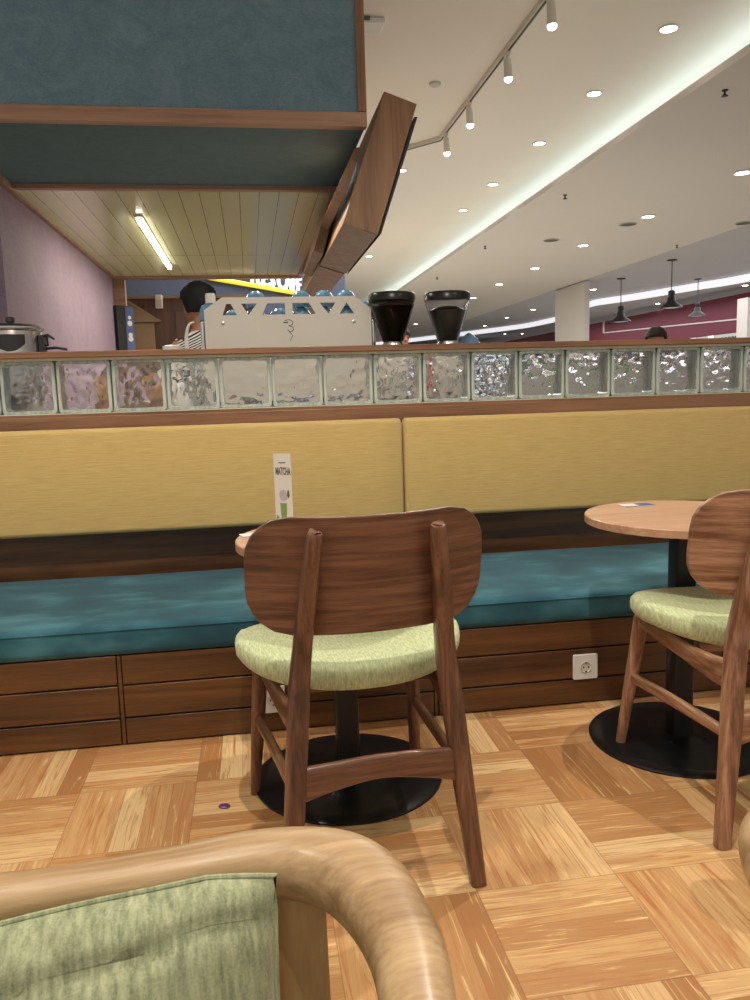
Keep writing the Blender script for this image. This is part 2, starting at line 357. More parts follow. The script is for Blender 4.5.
# glass blocks
def make_block(seed):
    W_ = .1055; H_ = .1055
    t = thing('glass_block', 'x', 'glass block')
    # frame: hollow square tube with rounded corners
    out = rrect(W_, H_, .012, 4); inn = rrect(W_-.013, H_-.013, .012, 4); bm = bmesh.new()
    L = []
    for pts, y in ((out, .003), (out, .10), (inn, .096), (inn, .0)):
        L.append([bm.verts.new((p[0], y, p[1])) for p in pts])
    n = len(out)
    for a, b in ((0, 1), (1, 2), (2, 3), (3, 0)):
        for i in range(n): bm.faces.new([L[a][i], L[a][(i+1) % n], L[b][(i+1) % n], L[b][i]])
    new_obj('glass_rim', bm, M['glassedge'], t, bevel=.002)
    for face, y0 in enumerate((.010, .085)):
        N = 28; bm = bmesh.new(); w = W_-.0132; h = H_-.0132; g = [[], []]
        for s in (0, 1):
            for a in range(N+1):
                row = []
                for b in range(N+1):
                    x = -w+2*w*a/N; z = -h+2*h*b/N
                    e = min(1, 4*(1-max(abs(x)/w, abs(z)/h)))
                    q = noise.noise(Vector((x*30+seed*9.1, face*5.3, z*30+seed*3.3)))*.0055 + noise.noise(Vector((x*75+seed*4, 7+face, z*75)))*.0030
                    q = q*e if s == (0 if face else 1) else 0
                    row.append(bm.verts.new((x, y0+s*.006+q, z)))
                g[s].append(row)
            for a in range(N):
                for b in range(N): bm.faces.new([g[s][a][b], g[s][a+1][b], g[s][a+1][b+1], g[s][a][b+1]])
        for a in range(N):
            for (p, q) in (((a, 0), (a+1, 0)), ((a, N), (a+1, N)), ((0, a), (0, a+1)), ((N, a), (N, a+1))):
                bm.faces.new([g[0][p[0]][p[1]], g[0][q[0]][q[1]], g[1][q[0]][q[1]], g[1][p[0]][p[1]]])
        o = new_obj('wavy_pane', bm, M['glass'], t, smooth=80)
    return t
ordn = ['first', 'second', 'third', 'fourth', 'fifth', 'sixth', 'seventh', 'eighth', 'ninth', 'tenth', 'eleventh', 'twelfth', 'thirteenth', 'fourteenth', 'fifteenth', 'sixteenth']
where = {0: 'under the steel pot', 4: 'under the left end of the coffee machine', 7: 'just under the left coffee grinder', 8: 'just under the right coffee grinder', 15: 'at the right photo edge'}
protos = [make_block(s) for s in range(4)]
used = set()
for k in range(-2, 18):
    pi_ = (k*3+1) % 4; x = -.772-.2172/2+.2172*k
    b = protos[pi_] if pi_ not in used else copy_tree(protos[pi_]); used.add(pi_)
    b.location = (x, 3.43, 1.198); b['group'] = 'glass blocks in the ledge'
    if 0 <= k < 16: b['label'] = f'wavy clear glass block, {ordn[k]} from the left' + (', '+where[k] if k in where else '')
    else: b['label'] = 'glass block past the %s photo edge, %s one out' % ('left' if k < 0 else 'right', 'nearest' if k in (-1, 16) else 'farther')

# ------------------------------------------------------------ BENCH
def bench():
    t = thing('bench_plinth', 'dark brown wooden bench plinth panelled with horizontal boards', 'bench', (1, 3.0, 0))
    L = lambda o: (setattr(o, 'location', (-1, -3.0, 0)), o)[1]
    Y = 2.626
    L(new_obj('core', B(-4, 6, Y+.02, 3.415, 0, .31), M['bench'], t))
    L(new_obj('base_shadow_strip', B(-4, 6, Y+.012, Y+.021, 0, .012), M['darkslot'], t))  # near-black strip paints the shadow line under the lowest boards
    divs = [-3.67, -2.60, -1.54, -.472, .594, 1.691, 2.76, 3.83, 4.9]
    for i in range(len(divs)-1):
        x0, x1 = divs[i]+.014, divs[i+1]-.004
        for z0, z1 in ((.006, .092), (.098, .205), (.211, .310)):
            L(new_obj('board', B(x0, x1, Y, Y+.022, z0, z1), M['bench'], t, bevel=.0025))
    for x in divs: L(new_obj('stile', B(x-.001, x+.011, Y+.002, Y+.022, .004, .310), M['bench'], t, bevel=.001))
    return t
bench()
def cushion(x0, x1, label):
    # rounded long velvet cushion
    t = thing('bench_cushion', label, 'cushion', ((x0+x1)/2, 3.0, .312))
    hx = (x1-x0)/2; prof = rrect(.387, .053, .028, 5); bm = bmesh.new(); rings = []
    N = 40
    for i in range(N+1):
        x = -hx+2*hx*i/N; s = 1 if 0 < i < N else .97
        rings.append([bm.verts.new((x, p[0]*s, .053+p[1]*s+(noise.noise(Vector((x*2, p[0]*4, 3)))*.004 if p[1] > 0 else 0))) for p in prof])
    n = len(prof)
    for a, b in zip(rings, rings[1:]):
        for i in range(n): bm.faces.new([a[i], a[(i+1) % n], b[(i+1) % n], b[i]])
    bm.faces.new(rings[0][::-1]); bm.faces.new(rings[-1])
    new_obj('cushion_body', bm, M['velvet'], t, smooth=60)
    bm = bmesh.new(); sweep(bm, [(-hx+.01, -.3865, .088), (0, -.3875, .088), (hx-.01, -.3865, .088)], [.0022]*3, 8)
    new_obj('piping', bm, M['velvet'], t)
cushion(-4, 6, 'long teal velvet seat cushion lying on the wooden bench')
def backrest(x0, x1, label):
    hx = (x1-x0)/2-.002; N = 30
    prof = rrect(.04, .212, .020, 6)   # y,z
    bm = bmesh.new(); rings = []
    cuts = [-hx, -hx+.006, -hx+.016]+[-hx+.016+(2*hx-.032)*i/N for i in range(1, N)]+[hx-.016, hx-.006, hx]
    for i, x in enumerate(cuts):
        m = len(cuts)-1; s = {0: .022, m: .022, 1: .007, m-1: .007}.get(i, 0)
        rings.append([bm.verts.new((x, p[0]*(1-s/.04), p[1]*(1-s/.214))) for p in prof])
    n = len(prof)
    for a, b in zip(rings, rings[1:]):
        for i in range(n): bm.faces.new([a[i], a[(i+1) % n], b[(i+1) % n], b[i]])
    bm.faces.new(rings[0][::-1]); bm.faces.new(rings[-1])
    o = new_obj('padded_panel', bm, M['yellow'], None, smooth=60); o.location = ((x0+x1)/2, 3.338, .818)
    o.rotation_euler = (math.radians(-1), 0, 0)
    tag(o, label, 'backrest', 'padded backrests above the bench')
backrest(-2.6, .633, 'yellow padded backrest panel left of the seam, behind the middle table')
backrest(.633, 3.87, 'yellow padded backrest panel right of the seam, behind the right table')

# ------------------------------------------------------------ OUTLETS
def outlet(x, z, label):
    t = thing('wall_outlet', label, 'outlet', (x, 2.626, z))
    bm = bmesh.new(); prism(bm, rrect(.046, .046, .005, 4), -.010, 0, 'Y'); new_obj('face_plate', bm, M['white'], t, bevel=.002)
    bm = bmesh.new(); lathe(bm, [(.021, 0), (.021, -.003), (.018, -.003), (.017, .006), (.001, .006)], 24); bm.transform(Matrix.Translation((0, -.011, 0)) @ Matrix.Rotation(PI/2, 4, 'X') @ Matrix.Rotation(PI, 4, 'Y')); s = new_obj('socket_ring', bm, M['offwhite'], t)
    bm = bmesh.new()
    for sx in (-1, 1): lathe(bm, [(.0026, -.0145), (.0026, -.010)], 10, (sx*.0095, 0))
    for sz in (-1, 1): box(bm, -.003, .003, sz*.0165-.002, sz*.0165+.002, -.0145, -.010)
    bm.transform(Matrix.Rotation(-PI/2, 4, 'X') @ Matrix.Scale(-1, 4, (0, 0, 1)) @ Matrix.Identity(4)); 
    for v in bm.verts: v.co.y = -abs(v.co.y)+.0
    new_obj('pin_hole', bm, M['darkslot'], s)
outlet(1.149, .141, 'white square power outlet on the plinth between the two tables')
outlet(.030, .118, 'white power outlet on the plinth, mostly hidden behind the middle chair')

# ------------------------------------------------------------ TABLES
def table(x, y, label):
    t = thing('round_table', label, 'table', (x, y, 0), 0, 'round pedestal tables')
    bm = bmesh.new(); lathe(bm, [(.294, .712), (.300, .715), (.300, .736), (.297, .739)], 72); new_obj('tabletop', bm, M['tabletop'], t)
    bm = bmesh.new(); prism(bm, rrect(.034, .034, .012, 4), .02, .712, 'Z'); new_obj('column', bm, M['black'], t)
    bm = bmesh.new(); lathe(bm, [(.281, 0), (.281, .006), (.274, .011), (.24, .014), (.06, .018), (.055, .020)], 72); b = new_obj('base_plate', bm, M['black'], t)
    bm = bmesh.new(); lathe(bm, [(.13, .704), (.13, .712)], 32); new_obj('mounting_plate', bm, M['black'], t)
    for a in range(4):
        bm = bmesh.new(); lathe(bm, [(.006, .014), (.006, .019), (.003, .021)], 10, (.085*math.cos(a*PI/2+.8), .085*math.sin(a*PI/2+.8))); new_obj('bolt', bm, M['black'], b)
    return t
table(.24, 2.26, 'round wooden pedestal table behind the middle chair, carrying the tall menu card')
table(1.325, 2.29, 'round wooden pedestal table on the right with black disc base')

# ------------------------------------------------------------ CHAIRS
def chair(pose, label, w, wz, wy):
    x, y, th = pose
    t = thing('dining_chair', label, 'chair', (x, y, 0), th, 'dining chairs at the bench tables')
    # seat pad
    bm = bmesh.new(); N = 56; rings = []
    prof = [(0, .452), (.55, .450), (.88, .453), (.965, .460), (.995, .472), (1.0, .490), (.992, .504), (.965, .514), (.88, .521), (.6, .522), (.3, .518), (0, .516)]
    for r, z in prof:
        ring = []
        for i in range(N):
            a = 2*PI*i/N; c, s = math.cos(a), math.sin(a); e = 2.5
            px = .296*r*math.copysign(abs(c)**(2/e), c); py = .232*r*math.copysign(abs(s)**(2/e), s)
            px *= 1-.14*max(0, -py/.232)
            zz = z+.006+.028*(abs(px)/.290)**2*(1 if py < .1 else .8)-.010
            ring.append(bm.verts.new((px+.006, py+.036, zz)))
        rings.append(ring)
    for a, b in zip(rings, rings[1:]):
        for i in range(N):
            bm.faces.new([a[i], a[(i+1) % N], b[(i+1) % N], b[i]])
    bmesh.ops.remove_doubles(bm, verts=bm.verts[:], dist=1e-5)
    s = new_obj('seat_cushion', bm, M['cloth'], t, smooth=70)
    for s_ in (-1, 1):
        # rear post
        pts = spline([(s_*.221, -.314, 0, .019, .018), (s_*.196, -.290, .25, .023, .024), (s_*.176, -.268, .47, .024, .027), (s_*.165, -.266, .574, .022, .025), (s_*.150, -.296, .72, .020, .021), (s_*.135, -.325, .845, .017, .016), (s_*.134, -.327, .858, .013, .011)], 7)
        bm = bmesh.new(); sweep(bm, [p[:3] for p in pts], [(p[3], p[4]) for p in pts], 16, 3.2, up=(0, 1, 0))
        lg = new_obj('leg', bm, M[wz], t, smooth=50)
        bm = bmesh.new(); lathe(bm, [(.012, -.001), (.012, .003)], 12, (s_*.221, -.314)); new_obj('glide', bm, M['blackmatte'], lg)
        # front leg
        pts = spline([(s_*.243, .269, 0, .014), (s_*.233, .240, .16, .018), (s_*.222, .208, .33, .021), (s_*.214, .190, .445, .022)], 6)
        bm = bmesh.new(); sweep(bm, [p[:3] for p in pts], [p[3] for p in pts], 16, 2.2, up=(0, 1, 0))
        lg = new_obj('leg', bm, M[wz], t, smooth=50)
        bm = bmesh.new(); lathe(bm, [(.010, -.001), (.010, .003)], 12, (s_*.243, .269)); new_obj('glide', bm, M['blackmatte'], lg)
        # side stretcher
        pts = spline([(s_*.229, .228, .245, .011, .015), (s_*.213, 0, .262, .011, .017), (s_*.194, -.285, .278, .011, .014)], 6)
        bm = bmesh.new(); sweep(bm, [p[:3] for p in pts], [(p[3], p[4]) for p in pts], 12, 3); new_obj('side_stretcher', bm, M[wy], t, smooth=50)
        # curved side rail under the seat
        pts = spline([(s_*.214, .195, .432, .012, .016), (s_*.216, .10, .430, .012, .018), (s_*.205, -.05, .424, .012, .024), (s_*.190, -.18, .418, .012, .034), (s_*.178, -.262, .422, .012, .042)], 6)
        bm = bmesh.new(); sweep(bm, [p[:3] for p in pts], [(p[3], p[4]) for p in pts], 12, 3); new_obj('seat_rail', bm, M[wy], t, smooth=50)
    # rear stretcher, arched underneath
    pts = spline([(-.200, -.291, 0.290, .011, .042), (-.12, -.290, 0.302, .010, .034), (0, -.289, 0.312, .010, .028), (.12, -.290, 0.302, .010, .034), (.200, -.291, 0.290, .011, .042)], 7)
    bm = bmesh.new(); sweep(bm, [p[:3] for p in pts], [(p[3], p[4]) for p in pts], 14, 4); new_obj('rear_stretcher', bm, M[w], t, smooth=50)
    for y_, hw, z_ in ((.185, .205, .405), (-.10, .185, .43)):
        new_obj('cross_rail', B(-hw, hw, y_-.011, y_+.011, z_, .455), M[w], t, bevel=.004)
    # curved plywood back
    NX, NZ = 28, 12; Wb = .275; Hb = .138; bm = bmesh.new(); R = .10
    def P(u, v, side):
        # u,v in -1..1 mapped on a rounded rectangle
        z = v*Hb
        k = abs(v*Hb)-(Hb-R); inset = R-math.sqrt(max(0, R*R-max(0, k)**2)) if k > 0 else 0
        x = u*(Wb-inset*1.0)
        dip = -.006*(1-(x/Wb)**2) if v > 0 else .006*(1-(x/Wb)**2)*0
        yy = -.306+.075*(x/Wb)**2+side*.007
        zc = .7555+z+dip*v
        yy += -.16*(z)            # leans back towards the top
        return (x, yy+.02, zc)
    G = {}
    vv = [-1+2*j/NZ for j in range(NZ+1)]; vv = [math.copysign(1-(1-abs(v))**1.5, v) if v else 0 for v in vv]
    for sd in (-1, 1):
        for i in range(NX+1):
            for j in range(NZ+1): G[sd, i, j] = bm.verts.new(P(-1+2*i/NX, vv[j], sd))
        for i in range(NX):
            for j in range(NZ): bm.faces.new([G[sd, i, j], G[sd, i+1, j], G[sd, i+1, j+1], G[sd, i, j+1]])
    for i in range(NX):
        for j in (0, NZ): bm.faces.new([G[-1, i, j], G[-1, i+1, j], G[1, i+1, j], G[1, i, j]])
    for j in range(NZ):
        for i in (0, NX): bm.faces.new([G[-1, i, j], G[-1, i, j+1], G[1, i, j+1], G[1, i, j]])
    new_obj('backrest', bm, M[w], t, smooth=40, bevel=.004, seg=3)
    return t
chair((.226, 1.966, .085), 'dark walnut chair with pale green seat, seen from behind in the middle', 'walnut', 'walnut_z', 'walnut_y')
chair((1.345, 1.996, -.06), 'lighter brown wooden chair with green seat, cut off at the right edge', 'teak', 'teak_z', 'teak_y')

# ------------------------------------------------------------ ARMCHAIRS (foreground)
def armchair(cx, cy, rz, label):
    t = thing('armchair', label, 'armchair', (cx, cy, 0), rz, 'bent wood armchairs in the foreground')
    O = (-0, -.42)
    # rail, local x; world y
    cp = [(-.262, .10, .62, .022, .020), (-.272, .22, .655, .024, .022), (-.280, .36, .68, .026, .024), (-.283, .50, .695, .029, .027), (-.292, .610, .703, .034, .030), (-.266, .708, .708, .041, .033), (-.195, .752, .708, .035, .030), (-.08, .755, .706, .029, .026), (0, .756, .705, .026, .025)]
    cp = cp+[(-x, y, z, a, b) for x, y, z, a, b in cp[-2::-1]]
    pts = spline(cp, 8)
    bm = bmesh.new(); sweep(bm, [(p[0], p[1]-.42, p[2]-.028) for p in pts], [(p[3], p[4]) for p in pts], 22, 2.3)
    new_obj('bent_rail', bm, M['arm'], t, smooth=60)
    # curved plywood back panel under the rail
    bm = bmesh.new(); G = {}; NX, NZ = 16, 8; hw = .24
    for sd in (0, 1):
        for i in range(NX+1):
            for j in range(NZ+1):
                u = -1+2*i/NX; z = .40+.29*j/NZ; k = max(0, .05-(z-.40)); ins = .05-math.sqrt(max(0, .0025-k*k)) if k > 0 else 0
                G[sd, i, j] = bm.verts.new((u*(hw-ins), .741-.020*u*u-.42-(.69-z)*.10+sd*.011, z))
        for i in range(NX):
            for j in range(NZ): bm.faces.new([G[sd, i, j], G[sd, i+1, j], G[sd, i+1, j+1], G[sd, i, j+1]])
    for i in range(NX):
        for j in (0, NZ): bm.faces.new([G[0, i, j], G[0, i+1, j], G[1, i+1, j], G[1, i, j]])
    for j in range(NZ):
        for i in (0, NX): bm.faces.new([G[0, i, j], G[0, i, j+1], G[1, i, j+1], G[1, i, j]])
    new_obj('back_panel', bm, M['armv'], t, smooth=40)
    # seat pad
    bm = bmesh.new(); prism(bm, rrect(.235, .255, .06, 6), .34, .41, 'Z'); s = new_obj('seat_cushion', bm, M['pillow'], t, bevel=.02, seg=4); s.location = (0, -.02, 0)
    bm = bmesh.new(); prism(bm, rrect(.24, .26, .05, 6), .30, .34, 'Z'); s = new_obj('seat_frame', bm, M['arm'], t, bevel=.006); s.location = (0, -.02, 0)
    for sx in (-1, 1):
        for (x, y, z1) in ((.262, .10, .60), (.185, .775, .64)):
            bm = bmesh.new(); pts = spline([(sx*(x+.005), y+(.05 if y > .3 else -.02)-.42, 0, .014), (sx*x, y-.42, .33, .021), (sx*(x), y-.42, z1, .017)], 6)
            sweep(bm, [p[:3] for p in pts], [p[3] for p in pts], 14, 2.2, up=(0, 1, 0)); new_obj('leg', bm, M['arm'], t, smooth=50)
    return t
armchair(-.172, .415, .06, 'pale bent wood armchair in the lower left foreground with a pillow on it')
armchair(.722, .355, -.20, 'pale bent wood armchair whose arm just shows at the lower right edge')
def pillow():
    t = thing('throw_pillow', 'sage green woven throw pillow leaning on the armchair backrest', 'pillow', (-.172, .620, .556))
    N = 44; bm = bmesh.new(); G = {}
    W_, H_ = .180, .178
    for sd in (-1, 1):
        for i in range(N+1):
            for j in range(N+1):
                u, v = -1+2*i/N, -1+2*j/N
                m = (1-abs(u)**3.2)*(1-abs(v)**3.2)
                th = .060*max(0, m)**.62
                px = u*W_*(1-.05*(1-v*v)); pz = v*H_*(1-.04*(1-u*u))-(.018*max(0, -(u-.25))**1.8*(v+1)/2)-(.012*max(0, u-.7)/.3*(v+1)/2)
                w = noise.noise(Vector((u*2.2, v*2.2, 4)))*.008*m
                crease = -.012*math.exp(-((v-.80+.22*(u-.6)**2*.6+.02*math.sin(u*6))/.035)**2)*(1 if u > -.2 else .4)*m**.3 if sd < 0 else 0
                G[sd, i, j] = bm.verts.new((px, sd*(th+w+crease), pz)) if (sd < 0 or (0 < i < N and 0 < j < N)) else G[-1, i, j]
        for i in range(N):
            for j in range(N): bm.faces.new([G[sd, i, j], G[sd, i+1, j], G[sd, i+1, j+1], G[sd, i, j+1]])
    o = new_obj('pillow_body', bm, M['pillow'], t, smooth=80)
    bm = bmesh.new(); loop = []
    for k in range(4*12+1):
        a = k/12; s = int(a) % 4; f = a-int(a); p = {0: (-1+2*f, -1), 1: (1, -1+2*f), 2: (1-2*f, 1), 3: (-1, 1-2*f)}[s]
        u, v = p; loop.append((u*W_*(1-.05*(1-v*v)), 0, v*H_*(1-.04*(1-u*u))-(.018*max(0, -(u-.25))**1.8*(v+1)/2)-(.012*max(0, u-.7)/.3*(v+1)/2)))
    sweep(bm, loop, [.0028]*len(loop), 8); new_obj('piping', bm, M['pillow'], t)
    t.rotation_euler = (math.radians(-14), math.radians(-1), math.radians(4))
pillow()

# ------------------------------------------------------------ SMALL THINGS ON TABLES AND FLOOR
def menu():
    t = thing('menu_stand', 'tall narrow white menu card standing on the middle table', 'menu card', (.084, 2.30, .739), math.radians(-38))
    new_obj('card', B(-.030, .030, -.001, .001, .012, .238), M['offwhite'], t)
    bm = bmesh.new(); prism(bm, [(-.022, 0), (.022, 0), (.022, .004), (.003, .006), (.003, .02), (-.003, .02), (-.003, .006), (-.022, .004)], -.031, .031, 'X')
    new_obj('holder_base', bm, M['clear'], t)
    R = Matrix.Translation((-.024, -.0018, .178)) @ Matrix.Rotation(PI/2, 4, 'X') @ Matrix.Diagonal((.42, 1.0, 1, 1))
    text_mesh('MATCHA', .030, .0003, M['ink'], t, 'title_lettering', R, .0006)
    R = Matrix.Translation((-.012, -.0018, .208)) @ Matrix.Rotation(PI/2, 4, 'X')
    bm = bmesh.new(); box(bm, -.012, .012, -.0016, -.001, .211, .2135); new_obj('small_print', bm, M['ink'], t)
    bm = bmesh.new(); prism(bm, [(-.008, .035), (.008, .035), (.012, .095), (-.012, .095)], -.0018, -.001); prism(bm, [(-.028, .030), (-.016, .030), (-.018, .055), (-.026, .060)], -.0018, -.001); new_obj('drink_picture', bm, M['drink'], t)
    bm = bmesh.new(); prism(bm, [(.014*math.cos(a*PI/6), .118+.016*math.sin(a*PI/6)) for a in range(12)], -.0018, -.001); new_obj('cream_picture', bm, M['counter'], t)
    bm = bmesh.new(); prism(bm, [(.018+.004*math.cos(a*PI/6), .122+.012*math.sin(a*PI/6)) for a in range(12)], -.0019, -.001); new_obj('leaf_picture', bm, M['ink'], t)
menu()
def leaflet(x, y, rz, label, w=.055, d=.028):
    t = thing('leaflet', label, 'leaflet', (x, y, .7395), rz)
    new_obj('paper', B(-w, w, -d, d, 0, .002), M['offwhite'], t)
    bm = bmesh.new(); box(bm, -.0, w-.004, -d+.006, d-.006, .002, .0026); box(bm, -w, w, -d, -d+.003, .002, .0026); new_obj('blue_print', bm, M['paperblue'], t)
leaflet(1.275, 2.50, .05, 'small white and blue leaflet lying at the back of the right table')
leaflet(.01, 2.335, .25, 'small white and blue leaflet peeking out behind the middle chair back')
bm = bmesh.new(); bmesh.ops.create_icosphere(bm, subdivisions=2, radius=.012)
for v in bm.verts: v.co = Vector((v.co.x*1.3*(1+noise.noise(v.co*200)*.5), v.co.y*(1+noise.noise(v.co*150)*.5), max(-.003, v.co.z*.35)+.003))
o = new_obj('candy_wrapper', bm, M['purple'], None, smooth=20); o.location = (-.127, 2.151, .0005)
tag(o, 'tiny crumpled purple wrapper lying on the parquet left of the middle chair', 'wrapper')

# ------------------------------------------------------------ CANOPY
def canopy():
    t = thing('canopy', 'big overhead service canopy with teal front panel and brown wood frame', 'canopy', (-.37, 6.4, 2.4))
    L = lambda o: (setattr(o, 'location', (.37, -6.4, -2.4)), o)[1]
    x0, x1, y0, y1 = -2.3, .622, 3.98, 8.95; xl = -1.37
    L(new_obj('front_panel', B(x0, x1-.03, y0+.015, y0+.04, 2.46, 3.5), M['teal_panel'], t))
    L(new_obj('front_rail', B(x0, x1, y0, y0+.05, 2.40, 2.468), M['frame'], t, bevel=.003))
    L(new_obj('corner_stile', B(x1-.042, x1, y0-.001, y0+.05, 2.469, 3.5), M['framey'], t, bevel=.003))
    L(new_obj('soffit_panel', B(x0, x1, y0+.05, 5.18, 2.42, 2.44), M['teal_dark'], t))
    L(new_obj('batten', B(xl, x1, 5.18, 5.24, 2.395, 2.44), M['frame'], t, bevel=.003))
    L(new_obj('slat_ceiling', B(xl, x1, 5.24, y1, 2.405, 2.42), M['slats'], t))
    L(new_obj('side_batten', B(xl-.03, xl+.045, 4.9, y1, 2.385, 2.43), M['frame'], t, bevel=.003))
    L(new_obj('side_batten', B(x1-.04, x1, 5.24, y1, 2.385, 2.43), M['frame'], t, bevel=.003))
    L(new_obj('rear_batten', B(xl, x1, y1-.09, y1, 2.375, 2.43), M['frame'], t, bevel=.003))
    L(new_obj('side_panel', B(x1-.03, x1, y0+.05, y1, 2.44, 3.5), M['framey'], t))
    L(new_obj('top_panel', B(x0, x1, y0, y1, 3.5, 3.53), M['framey'], t))
    L(new_obj('left_panel', B(xl-.03, xl, 5.2, y1, 2.44, 3.5), M['framey'], t))
canopy()
t = thing('tube_light', 'slim glowing tube light fixed under the cream slatted canopy ceiling', 'light', (-.70, 7.07, 2.402))
new_obj('tube', B(-.018, .018, -1.1, 1.1, -.035, -.012), M['tube'], t, bevel=.006); new_obj('housing', B(-.026, .026, -1.13, 1.13, -.012, 0), M['white'], t)
area((-.70, 7.07, 2.35), (-.7, 7.07, 0), .05, 26, (1, .93, .76), 2.2)
spot((-.2, 4.6, 2.38), (.0, 4.3, 1), 22, (1, .93, .8), 140, .8, .04)  # added pair of fill lights brightening counter and soffit, no fixture here
spot((.35, 4.6, 2.38), (.5, 4.3, 1), 30, (1, .93, .8), 140, .8, .04)
# shutter of tilted boxes of the lifted shutter
def shutter():
    t = thing('tilted_shutter', 'brown wooden lifted shutter of tilted boxes beside the canopy', 'shutter', (.7, 4.1, 1.9))
    L = lambda o: (setattr(o, 'location', (-.7, -4.1, -1.9)), o)[1]
    q = [(.505, 1.976), (.68, 1.923), (.894, 2.551), (.73, 2.607)]
    bm = bmesh.new(); prism(bm, q, 4.1, 5.42); L(new_obj('front_box', bm, M['framey'], t, bevel=.003))
    bm = bmesh.new(); prism(bm, [(a-.01, b) for a, b in q], 5.45, 6.9); L(new_obj('rear_box', bm, M['framey'], t, bevel=.003))
    bm = bmesh.new(); prism(bm, [(a-.02, b-.03) for a, b in q], 6.93, 8.6); L(new_obj('rear_box', bm, M['framey'], t, bevel=.003))
    # dark sheet on the outer side
    bm = bmesh.new(); prism(bm, [(.684, 1.915), (.702, 1.935), (.902, 2.50), (.886, 2.50)], 4.13, 5.42); L(new_obj('dark_sheet', bm, M['blackmatte'], t))
    d = Vector((.894-.68, 2.551-1.923)).normalized()
    q2 = [(.47, 1.995), (.50, 1.985), (.655, 2.40), (.60, 2.40)]
    bm = bmesh.new(); prism(bm, [(.485, 2.16), (.535, 2.14), (.625, 2.37), (.59, 2.37)], 4.2, 5.1); L(new_obj('inner_box', bm, M['framey'], t, bevel=.002))
    bm = bmesh.new(); prism(bm, [(.44, 2.02), (.50, 2.0), (.61, 2.37), (.56, 2.37)], 5.12, 6.1); L(new_obj('inner_box', bm, M['framey'], t, bevel=.002))
shutter()

# ------------------------------------------------------------ LEFT WALL, SIGN WALL, BACK ROOM
struct('wall_left', B(-1.42, -1.352, 4.97, 8.9, 0, 2.38), M['mauve'])
struct('trim_1', B(-1.42, -1.235, 8.9, 9.0, 0, 2.385), M['frame'], bevel=.003)
A = Vector((-1.301, 9.5)); D = Vector((.576, .817)); Nn = Vector((.817, -.576))
def rotwall(s0, s1, d0, d1, z0, z1):
    bm = bmesh.new(); prism(bm, [tuple(A+D*s0+Nn*d0), tuple(A+D*s1+Nn*d0), tuple(A+D*s1+Nn*d1), tuple(A+D*s0+Nn*d1)], z0, z1, 'Z'); return bm
struct('wall_sign', rotwall(-.12, 5.2, -.1, 0, 0, 3.3), M['navy'])
def sign():
    ang = math.atan2(D.y, D.x)
    p = A+D*1.42+Nn*.04
    t = thing('cafe_sign', 'glowing white cafe lettering on the navy wall above the espresso machine', 'sign', (p.x, p.y, 2.69), ang)
    R = Matrix.Translation((.88, -.05, -.035)) @ Matrix.Rotation(PI/2, 4, 'X') @ Matrix.Diagonal((.98, 1, 1, 1))
    text_mesh("FEE'S CAFE", .285, .02, M['letters'], t, 'lettering', R, .001)
    t2 = thing('neon_line', 'bright yellow neon line under the white cafe lettering', 'neon light', (p.x, p.y, 2.62), ang)
    bm = bmesh.new(); sweep(bm, [(0, -.02, .01), (1.1, -.02, .01), (2.40, -.02, .01)], [.030]*3, 10); new_obj('tube', bm, M['neon'], t2)
    bm = bmesh.new()
    for x in (.2, 1.1, 2.0): box(bm, x-.01, x+.01, -.02, .04, 0, .02)
    new_obj('bracket', bm, M['blackmatte'], t2)
sign()
def cabinet():
    t = thing('wall_cabinet', 'dark brown built-in cupboard below the navy sign wall', 'cabinet', (-.8, 9.6, 0))
    new_obj('body', B(-.55, .9, 0, .4, 0, 2.24), M['brownwall'], t)
    new_obj('cornice', B(-.56, .92, -.03, .4, 2.24, 2.27), M['tan'], t)
    new_obj('door', B(-.46, -.22, -.02, 0, .1, 1.97), M['tan'], t, bevel=.003)
    bm = bmesh.new(); prism(bm, [(-.50, 2.20), (-.14, 1.98), (-.14, 1.995), (-.50, 2.235)], -.05, 0); prism(bm, [(-.50, 1.98), (-.14, 1.98), (-.14, 1.995), (-.50, 2.19)], -.04, 0); new_obj('angled_panel', bm, M['tan'], t)
    new_obj('door', B(.02, .42, -.02, 0, .1, 2.1), M['brownwall'], t, bevel=.003)
    t.location = (-.8, 9.45, 0)
cabinet()
t = thing('wall_speaker', 'small pale box fixed high on the brown cupboard', 'speaker', (-.945, 9.42, 2.2)); new_obj('case', B(-.04, .04, -.04, .0, -.075, .075), M['offwhite'], t, bevel=.01); new_obj('grille', B(-.03, .03, -.044, -.04, -.06, .02), M['counter'], t)
t = thing('wall_screen', 'thin black framed display mounted at the end of the mauve wall', 'screen', (-1.26, 8.86, 1.86), math.radians(40))
new_obj('case', B(-.10, .10, -.03, .03, -.26, .24), M['blackmatte'], t, bevel=.004); 
new_obj('display', B(.0, .094, -.034, -.03, -.25, .23), M['bluegrey'], t)
bm = bmesh.new()
for z, w in ((.12, .02), (.06, .03), (-.06, .025), (-.1, .03)): prism(bm, [(.045+w*math.cos(a*PI/4), z+w*math.sin(a*PI/4)) for a in range(8)], -.037, -.034)
new_obj('display_picture', bm, M['white'], t)
# far left lattice beyond the mauve wall
t = thing('slatted_cabinet', 'brown slatted cabinet glimpsed beyond the mauve wall at the left edge', 'cabinet', (-1.75, 8.5, 0))
new_obj('body', B(-.6, .3, 0, .3, 0, 2.3), M['brownwall'], t)
bm = bmesh.new()
for k in range(14): box(bm, -.6, .3, -.03, 0, .9+k*.09, .93+k*.09)
new_obj('slats', bm, M['tan'], t)

